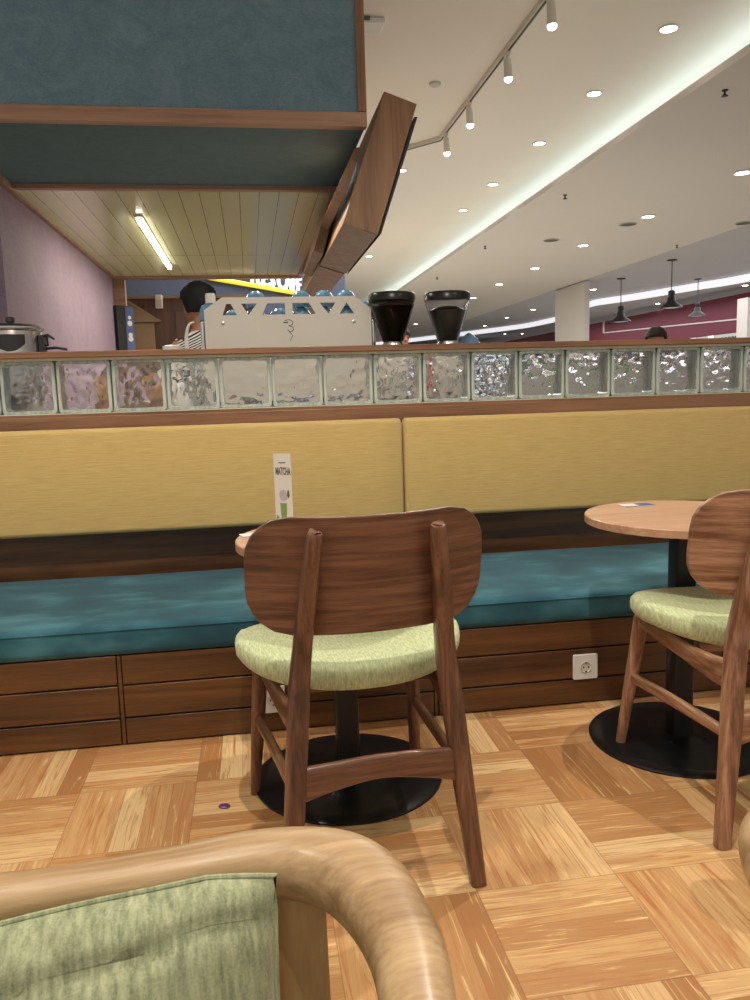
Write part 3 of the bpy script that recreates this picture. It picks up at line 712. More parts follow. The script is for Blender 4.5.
# ------------------------------------------------------------ BAR COUNTER AND WHAT STANDS ON IT
CZ = 1.05
def counter():
    t = thing('bar_counter', 'long grey service counter behind the glass block ledge', 'counter', (.2, 4.3, 0))
    new_obj('body', B(-1.5, 1.25, -.55, .55, 0, CZ-.04), M['counter'], t); new_obj('countertop', B(-1.53, 1.28, -.58, .58, CZ-.04, CZ), M['counter'], t, bevel=.005)
counter()
def espresso():
    t = thing('espresso_machine', 'large silver espresso machine with cut-out panel behind the glass blocks', 'coffee machine', (.222, 4.2, CZ))
    hw = .427; H = 1.636-CZ; S = 1.575-CZ
    # rear panel facing the ledge, with windows cut out
    def win(pts): return pts
    fx_ = lambda px: (px-375)/4.167*.0051+0.0   # measured widths in metres
    zt, zb = 1.605-CZ, 1.560-CZ-.012
    outline = [(-hw, .06), (hw, .06), (hw, S), (hw-.092, H), (-hw+.092, H), (-hw, S)]
    wins = [[(-.335, zb), (-.262, zb), (-.292, zt), (-.315, zt)], [(-.205, zb), (-.160, zt), (-.240, zt)], [(-.135, zb), (-.018, zb), (-.018, zt), (-.108, zt)],
            [(.020, zb), (.140, zb), (.105, zt), (.020, zt)], [(.205, zb), (.243, zt), (.160, zt)], [(.262, zb), (.338, zb), (.300, zt)]]
    bm = bmesh.new(); es = []
    def loop(pts): 
        v = [bm.verts.new((p[0], 0, p[1])) for p in pts]; return [bm.edges.new((v[i], v[(i+1) % len(v)])) for i in range(len(v))]
    es += loop(outline)
    for w in wins: es += loop(w)
    bmesh.ops.triangle_fill(bm, edges=es, use_beauty=True, use_dissolve=False)
    r = bmesh.ops.extrude_face_region(bm, geom=bm.faces[:]); bmesh.ops.translate(bm, verts=[v for v in r['geom'] if isinstance(v, bmesh.types.BMVert)], vec=(0, .012, 0))
    pn = new_obj('rear_panel', bm, M['machine'], t, smooth=20)
    new_obj('body', B(-hw+.01, hw-.01, .014, .42, .08, zb-.054), M['steel'], t, bevel=.02)
    new_obj('cup_tray', B(-hw+.02, hw-.02, .014, .40, zb-.054, zb-.046), M['steel'], t)
    for s in (-1, 1):
        new_obj('side_panel', B(s*hw-(.024 if s < 0 else 0), s*hw+(.024 if s > 0 else 0), .013, .44, .06, S-.05), M['steel'], t, bevel=.008)
        for y in (.05, .38):
            bm = bmesh.new(); lathe(bm, [(.025, 0), (.02, .09)], 14, (s*(hw-.06), y)); new_obj('foot', bm, M['steel'], t)
        bm = bmesh.new(); lathe(bm, [(.010, 0), (.010, .004), (.004, .006)], 14); bm.transform(Matrix.Translation((s*.335, 0, 1.508-CZ)) @ Matrix.Rotation(PI/2, 4, 'X')); new_obj('screw', bm, M['steel'], pn)
    bm = bmesh.new()  # squiggle emblem
    pts = spline([(-.028, 0, .478), (.0, 0, .482), (.022, 0, .470), (.018, 0, .452), (-.004, 0, .444), (.020, 0, .436), (.024, 0, .418), (.004, 0, .406), (-.012, 0, .420), (.008, 0, .396), (.018, 0, .378), (.006, 0, .362), (.006, 0, .345)], 5)
    sweep(bm, [(x*.8, -.001, z*.8+.085) for x, _, z in pts], [.0013]*len(pts), 6, up=(0, 1, 0)); box(bm, -.030, -.006, -.002, 0, .455, .460); new_obj('emblem', bm, M['iron'], pn)
    for x in (-.2, .2):
        bm = bmesh.new(); lathe(bm, [(.035, .20), (.035, .26)], 18, (x, .46)); box(bm, x-.012, x+.012, .46, .60, .215, .235); new_obj('portafilter', bm, M['blackmatte'], t)
    return t
espresso()
def cup():
    t = thing('coffee_cup', 'x', 'cup', (0, 0, 0), 0, 'blue cups on the espresso machine')
    bm = bmesh.new(); lathe(bm, [(.051, 0), (.053, .004), (.053, .03), (.049, .055), (.038, .075), (.024, .083), (.022, .087), (.018, .087), (.015, .083)], 28); new_obj('cup_body', bm, M['blue'], t, smooth=50)
    pts = [(.046+.026*math.sin(a*PI/6), 0, .032-.020*math.cos(a*PI/6)) for a in range(7)]
    bm = bmesh.new(); sweep(bm, pts, [.0045]*7, 8, up=(0, 1, 0)); new_obj('handle', bm, M['blue'], t)
    return t
cp = cup(); zt = CZ+.4535
spots_ = [(-.28, .16, 'left of the tray behind the first window'), (-.168, .10, 'poking up in the left part of the tray'), (-.045, .12, 'behind the left middle window of the panel'), (.070, .10, 'behind the right middle window of the panel'), (.095, .30, 'in the back row'), (.188, .10, 'behind the small right inverted triangle window'), (.305, .10, 'at the right end of the tray behind the last window')]
zr = {1: .045, 2: 0, 3: .048, 5: .045, 6: .042}
k = 0
for i, (x, y, lb) in enumerate(spots_):
    c = cp if i == 0 else copy_tree(cp); c.location = (.222+x, 4.2+y, zt); c.rotation_euler = (0, 0, i*1.3); c['label'] = 'upturned blue cup '+lb
    if i in zr and zr[i]:
        c2 = copy_tree(cp); c2.location = (.222+x+.004, 4.2+y+.005, zt+.088); c2.rotation_euler = (0, 0, i*1.3+1); c2['label'] = 'blue cup stacked on one '+lb
c2 = copy_tree(cp); c2.location = (.222+.402, 4.27, 1.527); c2['label'] = 'upturned glossy blue coffee cup at the right corner of the machine'; c2.rotation_euler = (0, 0, 2.2)
c2 = copy_tree(cp); c2.location = (.222-.402, 4.27, 1.527); c2['label'] = 'blue coffee cup at the left corner of the machine below the white jar'; c2.rotation_euler = (0, 0, .5)
t = thing('white_jar', 'small ribbed white jar sitting on the left corner of the coffee machine', 'jar', (-.125, 4.36, zt+.068))
bm = bmesh.new(); lathe(bm, [(.030+.0015*(i % 2), .006*i) for i in range(8)], 20); new_obj('jar_body', bm, M['white'], t); bm = bmesh.new(); lathe(bm, [(.026, .042), (.026, .05)], 20); new_obj('lid', bm, M['white'], t)
t.location = (-.172, 4.27, 1.6145); t.scale = (.85, .85, 1)

def grinder(x, y, label, full):
    t = thing('coffee_grinder', label, 'coffee grinder', (x, y, CZ), 0, 'coffee grinders beside the espresso machine')
    z = lambda v: v-CZ
    new_obj('body', B(-.085, .085, -.06, .17, .03, z(1.33)), M['machine'], t, bevel=.02, seg=3)
    new_obj('base', B(-.10, .10, -.14, .19, 0, .03), M['blackmatte'], t, bevel=.006)
    bm = bmesh.new(); lathe(bm, [(.060, z(1.33)), (.060, z(1.385)), (.050, z(1.40))], 28, (0, .05)); new_obj('collar', bm, M['steel'], t)
    bm = bmesh.new(); box(bm, -.10, .0, .045, .053, z(1.378), z(1.384)); box(bm, -.102, -.094, .041, .057, z(1.37), z(1.40)); new_obj('lever', bm, M['iron'], t)
    bm = bmesh.new(); lathe(bm, [(.056, z(1.40)), (.062, z(1.42)), (.116, z(1.585)), (.120, z(1.605)), (.117, z(1.605)), (.113, z(1.586)), (.059, z(1.423)), (.053, z(1.40))], 40, (0, .05)); new_obj('hopper', bm, M['smoke' if full else 'clear'], t, smooth=50)
    zt_ = z(1.575) if full else z(1.553); rt = .108 if full else .099
    bm = bmesh.new(); lathe(bm, [(.050, z(1.402)), (.057, z(1.423)), (rt, zt_), (rt*.6, zt_+(.008 if full else .018)), (.01, zt_+(.01 if full else .024))], 36, (0, .05)); new_obj('coffee_bean', bm, M['beans'], t, smooth=50)['kind'] = 'stuff'
    bm = bmesh.new(); lathe(bm, [(.119, z(1.602)), (.1225, z(1.604)), (.1225, z(1.636)), (.114, z(1.645)), (.02, z(1.648))], 40, (0, .05)); new_obj('lid', bm, M['black'], t, smooth=50)
    bm = bmesh.new(); lathe(bm, [(.018, .12), (.018, .16)], 12, (0, -.09)); box(bm, -.014, .014, -.10, -.05, .16, .19); new_obj('spout', bm, M['steel'], t)
grinder(.757, 4.13, 'coffee grinder with black hopper full of beans right beside the espresso machine', True)
grinder(1.052, 4.13, 'coffee grinder farther right, its smoky hopper clear near the rim', False)
c2 = copy_tree(cp); c2.location = (1.185, 4.32, 1.402); c2.rotation_euler = (0, math.radians(118), .3); c2['group'] = 'blue cup by the grinder'
c2['label'] = 'blue cup lying tilted just right of the right coffee grinder'
t = thing('cup_shelf', 'small steel shelf beside the right coffee grinder holding a tilted cup', 'shelf', (1.2, 4.34, CZ)); new_obj('plate', B(-.06, .08, -.07, .07, .265, .275), M['steel'], t); new_obj('post', B(-.01, .02, .04, .06, 0, .265), M['steel'], t)

def pot():
    t = thing('electric_pot', 'shiny steel electric pot with black handle window at the left', 'pot', (-1.075, 3.98, CZ))
    z = lambda v: v-CZ
    bm = bmesh.new(); lathe(bm, [(.125, 0), (.135, .02), (.135, z(1.46)), (.132, z(1.468))], 40); b = new_obj('pot_body', bm, M['steel'], t)
    bm = bmesh.new(); lathe(bm, [(.138, z(1.466)), (.141, z(1.472)), (.141, z(1.482)), (.12, z(1.495)), (.03, z(1.502))], 40); l = new_obj('lid', bm, M['steel'], t)
    bm = bmesh.new(); lathe(bm, [(.012, z(1.50)), (.022, z(1.515)), (.020, z(1.53)), (.006, z(1.535))], 20); new_obj('knob', bm, M['blackmatte'], l)
    # curved black front window
    bm = bmesh.new(); G = []
    N = 10
    for i in range(N+1):
        a = math.radians(-108+56*i/N); w = abs(-1+2*i/N); zb = z(1.37)+.035*w*w
        G.append([bm.verts.new((r*math.cos(a), r*math.sin(a), q)) for r, q in ((.134, zb), (.142, zb), (.142, z(1.445)), (.134, z(1.445)))])
    for a, b_ in zip(G, G[1:]):
        for i in range(4): bm.faces.new([a[i], a[(i+1) % 4], b_[(i+1) % 4], b_[i]])
    bm.faces.new(G[0]); bm.faces.new(G[-1]); new_obj('black_window', bm, M['blackmatte'], t)
    bm = bmesh.new(); sweep(bm, [(.13, -.02, z(1.44)), (.17, -.04, z(1.445)), (.20, -.05, z(1.425))], [.006, .007, .005], 8); sweep(bm, [(.13, -.02, z(1.40)), (.165, -.03, z(1.40)), (.165, -.04, z(1.445))], [.006]*3, 8); sweep(bm, [(.13, 0, z(1.385)), (.2, -.03, z(1.388)), (.25, -.04, z(1.378))], [.006]*3, 8)
    box(bm, .128, .15, -.05, .01, z(1.37), z(1.445)); new_obj('side_handle', bm, M['blackmatte'], t, smooth=40)
pot()
t = thing('milk_pitcher', 'white pouring pitcher with curved spout below the standing barista', 'pitcher', (-.38, 4.3, CZ))
bm = bmesh.new(); lathe(bm, [(.055, 0), (.068, .05), (.066, .20), (.045, .30), (.05, .355), (.03, .36)], 28); new_obj('pitcher_body', bm, M['white'], t, smooth=50)
bm = bmesh.new(); pts = spline([(.045, 0, .28, .012), (.072, 0, .32, .010), (.074, 0, .40, .009), (.090, 0, .46, .007), (.118, 0, .475, .004)], 6); sweep(bm, [p[:3] for p in pts], [p[3] for p in pts], 12, up=(0, 1, 0)); new_obj('spout', bm, M['white'], t)
# syrup jars whose amber shows through the second and third glass blocks
def jar(x, y, label, m):
    t = thing('syrup_jar', label, 'jar', (x, y, CZ), 0, 'jars behind the glass blocks')
    bm = bmesh.new(); lathe(bm, [(.04, 0), (.045, .01), (.045, .15), (.025, .185), (.022, .20)], 24); new_obj('jar_body', bm, M[m], t, smooth=50)
    bm = bmesh.new(); lathe(bm, [(.026, .20), (.026, .222), (.02, .225)], 20); new_obj('cap', bm, M['blackmatte'], t)
jar(-.66, 3.86, 'amber jar seen blurred through the second glass block', 'orange')
jar(-.42, 3.84, 'amber jar seen blurred through the third glass block, left one', 'orange')
jar(-.33, 3.95, 'pale jar beside the amber one behind the third glass block', 'white')

# ------------------------------------------------------------ PEOPLE
def person(x, y, rz, top, label, hair, shirt, lean=0.0, arms='down'):
    """standing figure, faces local -y, height = top"""
    t = thing('person', label, 'person', (x, y, 0), rz)
    s = top/1.75; bm = bmesh.new()
    def tube(ctrl, n=5, e=2.0, up=(0, 1, 0)):
        pts = spline([tuple(c) for c in ctrl], n); sweep(bm, [Vector(p[:3])*s for p in pts], [(p[3]*s, (p[4] if len(p) > 4 else p[3])*s) for p in pts], 14, e, up=up)
    L = lean
    tube([(0, 0, .88, .155, .10), (0, 0, .98, .15, .10), (0, -L*.2, 1.12, .135, .095), (0, -L*.5, 1.28, .165, .11), (0, -L*.8, 1.40, .16, .10), (0, -L*.95, 1.455, .09, .075), (0, -L, 1.50, .055, .06), (0, -L*1.1, 1.56, .053, .058)])
    hx, hy, hz = 0, -L*1.3-.01, 1.645
    # head from stacked rings, with face
    tube([(hx, hy-.012, hz-.125, .030, .035), (hx, hy-.010, hz-.105, .050, .066), (hx, hy-.004, hz-.06, .066, .086), (hx, hy, hz-.005, .075, .095), (hx, hy+.004, hz+.045, .075, .095), (hx, hy+.006, hz+.08, .055, .072), (hx, hy+.006, hz+.10, .02, .03)], 4)
    tube([(hx, hy-.088, hz-.005, .008, .006), (hx, hy-.098, hz-.03, .012, .012), (hx, hy-.086, hz-.045, .015, .010)], 3)      # nose
    tube([(hx-.022, hy-.082, hz-.072, .004, .004), (hx, hy-.090, hz-.070, .007, .006), (hx+.022, hy-.082, hz-.072, .004, .004)], 3, up=(0, 0, 1))
    for q in (-1, 1):
        tube([(q*.076, hy+.0, hz-.035, .006, .012), (q*.080, hy+.004, hz-.01, .008, .018), (q*.078, hy+.006, hz+.018, .006, .014)], 3)
        if arms == 'down':
            sh = [(q*.16, -L*.8, 1.385, .058), (q*.205, -L*.7, 1.30, .050), (q*.235, -.02-L*.5, 1.10, .041), (q*.225, -.10-L*.4, .99, .036), (q*.17, -.22-L*.4, .98, .030), (q*.12, -.30-L*.4, 1.0, .025)]
        tube(sh, 5)
        w = Vector((q*.115, -.31-L*.4, 1.0))
        tube([(w.x, w.y, w.z, .026, .020), (w.x-q*.01, w.y-.04, w.z, .040, .014), (w.x-q*.015, w.y-.085, w.z-.004, .038, .012)], 4, up=(0, 0, 1))
        for f in range(4):
            o_ = (f-1.5)*.019; ln = (.060, .072, .068, .052)[f]
            tube([(w.x-q*.015+o_, w.y-.08, w.z, .009), (w.x-q*.015+o_*1.05, w.y-.08-ln*.5, w.z-.006, .0085), (w.x-q*.015+o_*1.05, w.y-.08-ln*.9, w.z-.03, .0075)], 3, up=(0, 0, 1))
        tube([(w.x-q*.035, w.y-.03, w.z, .012), (w.x-q*.058, w.y-.06, w.z-.008, .010), (w.x-q*.062, w.y-.085, w.z-.02, .008)], 3, up=(0, 0, 1))
        tube([(q*.085, 0, .90, .088, .09), (q*.092, 0, .70, .078, .08), (q*.095, -.005, .50, .056, .06), (q*.097, .01, .35, .052, .058), (q*.098, .01, .12, .035, .04), (q*.10, 0, .06, .036, .045)], 5)
        tube([(q*.10, .06, .035, .032, .03), (q*.105, -.04, .035, .040, .03), (q*.11, -.16, .025, .036, .02), (q*.11, -.20, .022, .02, .014)], 4, up=(0, 0, 1))
    b = new_obj('body', bm, M['skin'], t, smooth=80)
    r = b.modifiers.new('skin', 'REMESH'); r.mode = 'VOXEL'; r.voxel_size = .009*s; r.use_smooth_shade = True
    sm = b.modifiers.new('smooth', 'SMOOTH'); sm.factor = .5; sm.iterations = 3
    for q in (-1, 1):
        bm = bmesh.new(); bmesh.ops.create_uvsphere(bm, u_segments=10, v_segments=8, radius=.010*s); bm.transform(Matrix.Translation(Vector((q*.028, hy-.082, hz-.005))*s)); new_obj('eye', bm, M['darkslot'], t)
    # shirt
    bm = bmesh.new()
    tube([(0, 0, .86, .172, .118), (0, 0, .98, .165, .115), (0, -L*.2, 1.12, .150, .11), (0, -L*.5, 1.28, .180, .125), (0, -L*.8, 1.405, .172, .112), (0, -L*.92, 1.455, .105, .088), (0, -L*.97, 1.475, .072, .076)])
    for q in (-1, 1): tube([(q*.14, -L*.8, 1.39, .066), (q*.205, -L*.7, 1.30, .062), (q*.228, -.01-L*.6, 1.18, .058), (q*.236, -.02-L*.5, 1.11, .056)], 4)
    sh_ = new_obj('shirt', bm, M[shirt], t, smooth=80); r = sh_.modifiers.new('r', 'REMESH'); r.mode = 'VOXEL'; r.voxel_size = .012*s; r.use_smooth_shade = True
    bm = bmesh.new()
    for q in (-1, 1): tube([(q*.075, 0, .93, .105, .112), (q*.09, 0, .80, .098, .10), (q*.095, 0, .50, .072, .076), (q*.098, .005, .10, .058, .062)], 5)
    tr = new_obj('trousers', bm, M['dark'], t, smooth=80); r = tr.modifiers.new('r', 'REMESH'); r.mode = 'VOXEL'; r.voxel_size = .015*s; r.use_smooth_shade = True
    # hair cap
    bm = bmesh.new(); N = 32
    for j in range(15):
        for i in range(N): pass
    rings = []
    for j in range(13):
        ph = PI*j/12*.76; ring = []
        for i in range(N):
            a = 2*PI*i/N; d = Vector((math.sin(ph)*math.cos(a), math.sin(ph)*math.sin(a), math.cos(ph)))
            front = max(0, -d.y); cut = 1-.0*front
            rr = Vector((.102, .120, .108)); p = Vector((d.x*rr.x, d.y*rr.y, d.z*rr.z))
            if front > .30 and p.z < .012: p.z = .012+(p.z-.012)*.12; p.y *= .95
            p *= 1+noise.noise(d*3.1)*.09+noise.noise(d*9)*.05+noise.noise(d*19)*.03
            if p.z < -.02 and front > .0: p.x *= .93
            ring.append(bm.verts.new((Vector((hx, hy+.012, hz+.022))+p)*s))
        rings.append(ring)
    for a, c in zip(rings, rings[1:]):
        for i in range(N): bm.faces.new([a[i], a[(i+1) % N], c[(i+1) % N], c[i]])
    bm.faces.new(rings[-1]); bmesh.ops.remove_doubles(bm, verts=bm.verts[:], dist=1e-5)
    new_obj('hair', bm, M[hair], t, smooth=80)
    return t
person(-.235, 5.16, math.radians(-140), 1.83, 'person with black hair and striped shirt standing behind the coffee machine, turned away', 'hair', 'stripes', .06)
person(1.80, 9.4, math.radians(20), 1.86, 'person in a red top far behind the left coffee grinder', 'hair', 'red')
person(3.52, 6.6, math.radians(-25), 1.605, 'person with tousled brown hair whose head tops the ledge under the pendant lamps', 'hairb', 'dark')

# ------------------------------------------------------------ CEILING FIXTURES
def downlight_proto(name):
    t = thing('downlight', 'x', 'downlight', (0, 0, 0), 0, name)
    bm = bmesh.new(); lathe(bm, [(.062, 0), (.085, -.002), (.085, -.008), (.066, -.012)], 28, cap=False); new_obj('trim_ring', bm, M['white'], t)
    bm = bmesh.new(); lathe(bm, [(.064, -.007), (.030, -.008)], 28); new_obj('lens', bm, M['hotlamp'], t); return t
p1 = downlight_proto('downlights in the upper ceiling')
ups = [(3.52, 6.486, 'nearest and brightest, top right'), (3.52, 7.918, 'second nearest'), (3.55, 9.522, 'third along'), (3.567, 11.411, 'fourth along'), (3.571, 13.046, 'fifth along'), (2.113, 10.754, 'just right of the wooden shutter'), (2.683, 17.431, 'lowest, above the left coffee grinder')]
for i, (x, y, l) in enumerate(ups):
    d = p1 if i == 0 else copy_tree(p1); d.location = (x, y, 4.0)
    d['label'] = ('round ceiling downlight in the row beside the light cove, ' if i < 5 else 'small round ceiling downlight, ')+l
p2 = downlight_proto('downlights in the lower ceiling')
lows = [(5.949, 9.143, 'cut by the right edge'), (5.996, 11.545, 'second in the long row'), (5.997, 13.907, 'third in the long row'), (6.077, 16.558, 'fourth in the long row'), (6.087, 19.057, 'fifth in the long row'), (6.231, 21.848, 'sixth, just right of the right grinder lid'), (6.392, 30.283, 'far away between the two coffee grinders')]
for i, (x, y, l) in enumerate(lows):
    d = p2 if i == 0 else copy_tree(p2); d.location = (x, y, 3.6); d.scale = (1.35,)*3; d['label'] = 'round downlight in the lower grey ceiling, '+l
p3 = downlight_proto('downlights in the far ceiling')
fars = [(9.319, 25.58, 'brightest left of the square column'), (9.363, 28.4, 'second left of the square column'), (9.596, 31.93, 'third left of the square column'), (12.08, 36.97, 'farthest, low by the white coves'), (13.16, 37.24, 'farthest, right beside its neighbour'), (9.095, 20.43, 'right against the column top'), (10.70, 23.96, 'just right of the column'), (13.17, 27.1, 'behind the left pendant lamp'), (13.08, 24.2, 'left of the middle pendant lamp'), (13.24, 19.9, 'at the right edge above the maroon band')]
for i, (x, y, l) in enumerate(fars):
    d = p3 if i == 0 else copy_tree(p3); d.location = (x*.99 if x > 13 else x, y, 3.62); d.scale = (1.3,)*3; d['label'] = 'small far downlight in the dimmed grey ceiling, '+l
# track with spotlights
t = thing('lighting_track', 'long white lighting track on the ceiling bending left above the wooden shutter', 'light track', (2.3, 7.5, 4.0))
L = lambda o: (setattr(o, 'location', (-2.3, -7.5, -4.0)), o)[1]
L(new_obj('rail', B(2.285, 2.325, 5.2, 9.35, 3.955, 4.0), M['offwhite'], t)); L(new_obj('slot', B(2.297, 2.313, 5.2, 9.33, 3.950, 3.955), M['iron'], t))
bm = bmesh.new(); prism(bm, [(2.285, 9.33), (2.325, 9.36), (1.30, 10.56), (1.27, 10.53)], 3.955, 4.0, 'Z'); L(new_obj('rail', bm, M['offwhite'], t))
bm = bmesh.new(); prism(bm, [(2.295, 9.345), (2.312, 9.355), (1.30, 10.54), (1.285, 10.53)], 3.95, 3.955, 'Z'); L(new_obj('slot', bm, M['iron'], t))
def tspot():
    t = thing('track_spotlight', 'x', 'spotlight', (0, 0, 0), 0, 'spotlights on the lighting track')
    new_obj('adapter', B(-.016, .016, -.05, .05, -.03, 0), M['offwhite'], t, bevel=.003)
    bm = bmesh.new(); lathe(bm, [(.010, -.03), (.010, -.06)], 12); new_obj('stem', bm, M['offwhite'], t)
    bm = bmesh.new(); lathe(bm, [(.020, -.045), (.032, -.055), (.036, -.20), (.034, -.205)], 24); h = new_obj('housing', bm, M['offwhite'], t)
    bm = bmesh.new(); lathe(bm, [(.033, -.204), (.033, -.214), (.026, -.230), (.010, -.238)], 24); new_obj('lens', bm, M['hotlamp'], h); return t
ts = tspot()
for i, (y, l) in enumerate(((5.95, 'nearest the viewer at the top edge'), (6.95, 'second from the top edge'), (8.15, 'third from the top edge'), (9.1, 'last before the track bends'))):
    d = ts if i == 0 else copy_tree(ts); d.location = (2.305, y, 3.955); d.rotation_euler = (0, math.radians(-3), 0); d['label'] = 'white cylinder spotlight on the ceiling track, '+l
    if i % 2 == 0: spot((2.305, y, 3.70), (2.3, y+.3, 0), 60)
# sprinklers and vents
def sprk():
    t = thing('sprinkler', 'x', 'sprinkler', (0, 0, 0), 0, 'ceiling sprinklers')
    bm = bmesh.new(); lathe(bm, [(.025, 0), (.025, -.008), (.008, -.01), (.008, -.04)], 14); new_obj('stem', bm, M['iron'], t)
    bm = bmesh.new(); lathe(bm, [(.006, -.045), (.028, -.047), (.028, -.051), (.006, -.053)], 14); sweep(bm, [(-.01, 0, -.03), (-.014, 0, -.038), (-.008, 0, -.048)], [.003]*3, 6, up=(0, 1, 0)); sweep(bm, [(.01, 0, -.03), (.014, 0, -.038), (.008, 0, -.048)], [.003]*3, 6, up=(0, 1, 0)); new_obj('deflector', bm, M['iron'], t); return t
sp = sprk()
for i, (x, y, l) in enumerate(((4.138, 6.656, 'nearest, near the right edge of the photo'), (4.199, 10.32, 'second along the light cove'), (4.218, 13.99, 'third along the light cove'), (4.252, 17.78, 'fourth, above the right grinder'), (7.8, 13.92, 'above the pendant lamps'))):
    d = sp if i == 0 else copy_tree(sp); d.location = (x, y, 3.6); d['label'] = 'small dark ceiling sprinkler, '+l
def vent(x, y, l):
    t = thing('ceiling_speaker', l, 'ceiling speaker', (x, y, 3.6), 0, 'round grey ceiling speakers')
    bm = bmesh.new(); lathe(bm, [(.13, 0), (.14, -.004), (.135, -.010), (.12, -.012)], 28, cap=False); new_obj('rim', bm, M['counter'], t)
    bm = bmesh.new(); lathe(bm, [(.122, -.006), (.04, -.007)], 28); new_obj('grille', bm, M['ink'], t)
vent(5.962, 12.117, 'round grey ceiling speaker between downlights right of centre'); vent(5.217, 13.434, 'round grey ceiling speaker closest to the light cove'); vent(8.75-.9, 12.0, 'round grey ceiling speaker at the right edge')
t = thing('wifi_access_point', 'flat white box on the ceiling just right of the canopy', 'access point', (1.08, 6.6, 4.0)); new_obj('case', B(-.10, .10, -.10, .10, -.04, 0), M['white'], t, bevel=.012); new_obj('bracket', B(-.09, -.02, -.11, -.10, -.03, 0), M['ink'], t)
t = thing('smoke_detector', 'faint white smoke detector on the upper ceiling left of the track', 'smoke detector', (1.875, 7.78, 4.0))
bm = bmesh.new(); lathe(bm, [(.055, 0), (.055, -.02), (.03, -.035), (.01, -.036)], 24); new_obj('base', bm, M['offwhite'], t)
# pendants
def pendant():
    t = thing('pendant_lamp', 'x', 'pendant lamp', (0, 0, 0), 0, 'black pendant lamps over the far shop')
    bm = bmesh.new(); lathe(bm, [(.09, 0), (.09, -.02), (.02, -.03)], 20); new_obj('ceiling_rose', bm, M['blackmatte'], t)
    bm = bmesh.new(); lathe(bm, [(.009, -.03), (.009, -.66)], 8); new_obj('cord', bm, M['blackmatte'], t)
    bm = bmesh.new(); lathe(bm, [(.03, -.64), (.06, -.66), (.06, -.74), (.045, -.76), (.075, -.80), (.075, -.86), (.10, -.90), (.20, -.99), (.205, -1.02), (.195, -1.02), (.19, -.995), (.06, -.87)], 28, cap=False); sh = new_obj('shade', bm, M['blackmatte'], t, smooth=50)
    bm = bmesh.new(); lathe(bm, [(.19, -1.005), (.10, -1.02), (.02, -1.025)], 24); new_obj('diffuser', bm, M['offwhite'], sh); return t
pd = pendant()
for i, (x, y, s, l) in enumerate(((8.9, 18.4, 1.0, 'left one, nearest the square column'), (8.7, 15.7, .95, 'middle one, hanging highest in the photo'), (11.0, 18.6, .88, 'right one of the three'))):
    d = pd if i == 0 else copy_tree(pd); d.location = (x, y, 3.62); d.scale = (s*1.15, s*1.15, s); d['label'] = 'black industrial pendant lamp, '+l

# ------------------------------------------------------------ MALL BACKGROUND
struct('column', B(8.1, 8.22, 18.66, 20.56, 0, 3.6), M['ceil_low'])
t = thing('shop_facade', 'maroon shop fascia with thin white line above a dark shopfront', 'shop', (13, 24, 0))
L = lambda o: (setattr(o, 'location', (-13, -24, 0)), o)[1]
L(new_obj('fascia', B(13, 13.2, 8, 44, 2.42, 3.40), M['maroon'], t))
bm = bmesh.new(); prism(bm, [(28.2, 2.975), (28.2, 3.01), (12, 2.53), (12, 2.49)], 12.97, 13.0, 'X'); box(bm, 12.97, 13.0, 28.15, 28.25, 2.99, 3.40); L(new_obj('line', bm, M['offwhite'], t))
L(new_obj('interior', B(14.6, 14.8, 8, 44, 0, 2.42), M['dark'], t))
bm = bmesh.new()
for k in range(22): box(bm, 13.5, 13.54, 18.9+k*.16, 18.96+k*.16, 0, 2.36)
L(new_obj('slat_screen', bm, M['brownwall'], t))
bm = bmesh.new(); box(bm, 13.2, 13.3, 21.6, 21.72, 0, 2.55); box(bm, 13.2, 13.28, 22.5, 22.66, 0, 2.42); L(new_obj('lit_post', bm, M['shopwarm'], t))
bm = bmesh.new()
for k in range(5): box(bm, 13.5, 13.56, 24.6+k*.7, 24.8+k*.7, 2.0, 2.32)
L(new_obj('red_bottles', bm, M['red'], t))
struct('column_right', B(12.55, 12.9, 18.9, 19.35, 0, 3.2), M['ceil_low'])
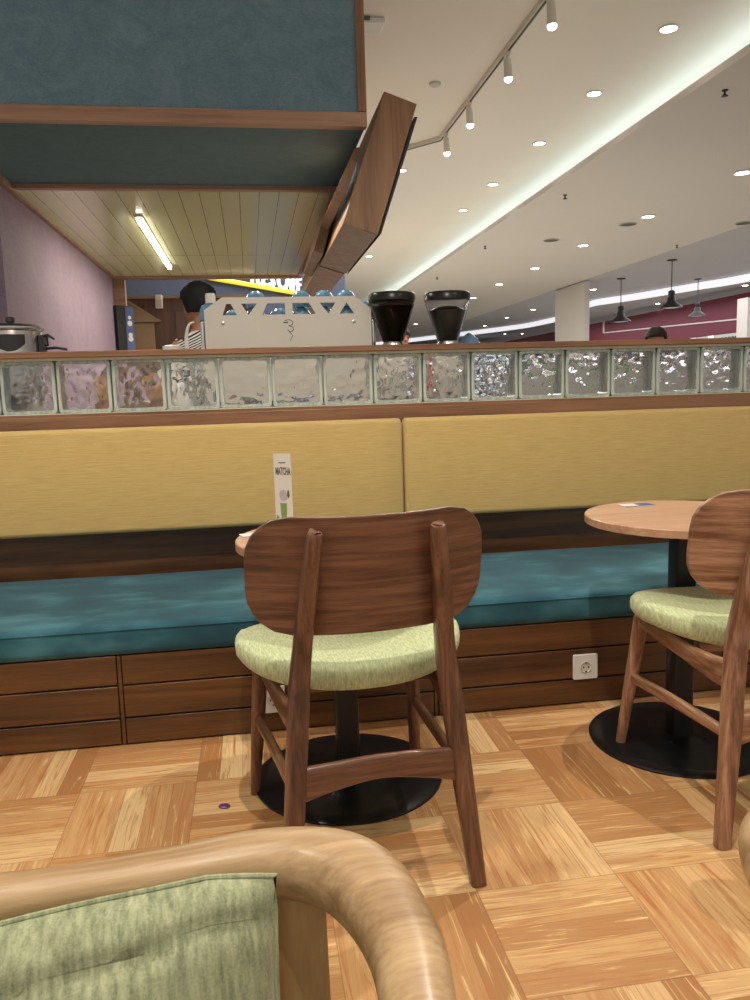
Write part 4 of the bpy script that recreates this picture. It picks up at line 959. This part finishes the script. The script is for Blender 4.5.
# lit shopfronts far away, also seen through the blocks
def shopfront(x, y, w, h, z, m, label):
    t = thing('shopfront', label, 'shop', (x, y, 0))
    new_obj('wall', B(-w-.3, w+.3, 0, .3, 0, z+h+.4), M['offwhite'], t); new_obj('lit_window', B(-w, w, -.03, 0, z, z+h), M[m], t)
    bm = bmesh.new()
    for k in range(-2, 3): box(bm, k*w/2.2-.04, k*w/2.2+.04, -.06, -.03, .0, z+h)
    new_obj('mullions', bm, M['iron'], t)
shopfront(11.3, 40, 1.3, .7, 1.7, 'shopglow', 'far shopfront glowing bluish white left of the square column')
shopfront(5.2, 42, 1.6, 1.5, .9, 'shopwarm', 'far bright shopfront behind the coffee grinders')
t = thing('planter', 'low planter of green leaves seen through the glass blocks right of the grinders', 'planter', (1.93, 4.6, 0)); new_obj('box', B(-.42, .42, -.10, .10, 0, 1.215), M['counter'], t, bevel=.008)
bm = bmesh.new()
for k in range(420):
    x = random.uniform(-.40, .40); y = random.uniform(-.09, .09); h = random.uniform(.02, .06); a = random.uniform(0, PI); c, s = math.cos(a)*.012, math.sin(a)*.012
    v = [bm.verts.new(p) for p in ((x-c*.3, y-s*.3, 1.21), (x+c, y+s, 1.215+h*.5), (x+c*.2, y+.01, 1.215+h), (x-c, y-s, 1.215+h*.6))]; bm.faces.new(v)
o = new_obj('foliage', bm, M['green'], t, smooth=0); o['kind'] = 'stuff'
t = thing('service_partition', 'pale grey partition seen through the glass blocks at the right', 'partition', (3.22, 4.6, 0)); new_obj('panel', B(-.83, 1.6, -.06, .06, 0, 1.20), M['counter'], t, bevel=.004); new_obj('cap', B(-.84, 1.61, -.075, .075, 1.20, 1.225), M['offwhite'], t, bevel=.004)
t = thing('display_case', 'blue and white display case seen through the rightmost glass blocks', 'display case', (4.4, 7.6, 0)); new_obj('body', B(-.9, .9, -.3, .3, 0, 1.1), M['offwhite'], t, bevel=.01); new_obj('blue_top', B(-.9, .9, -.3, .3, 1.22, 1.30), M['paperblue'], t); new_obj('glass_case', B(-.88, .88, -.28, .28, 1.1, 1.22), M['white'], t)
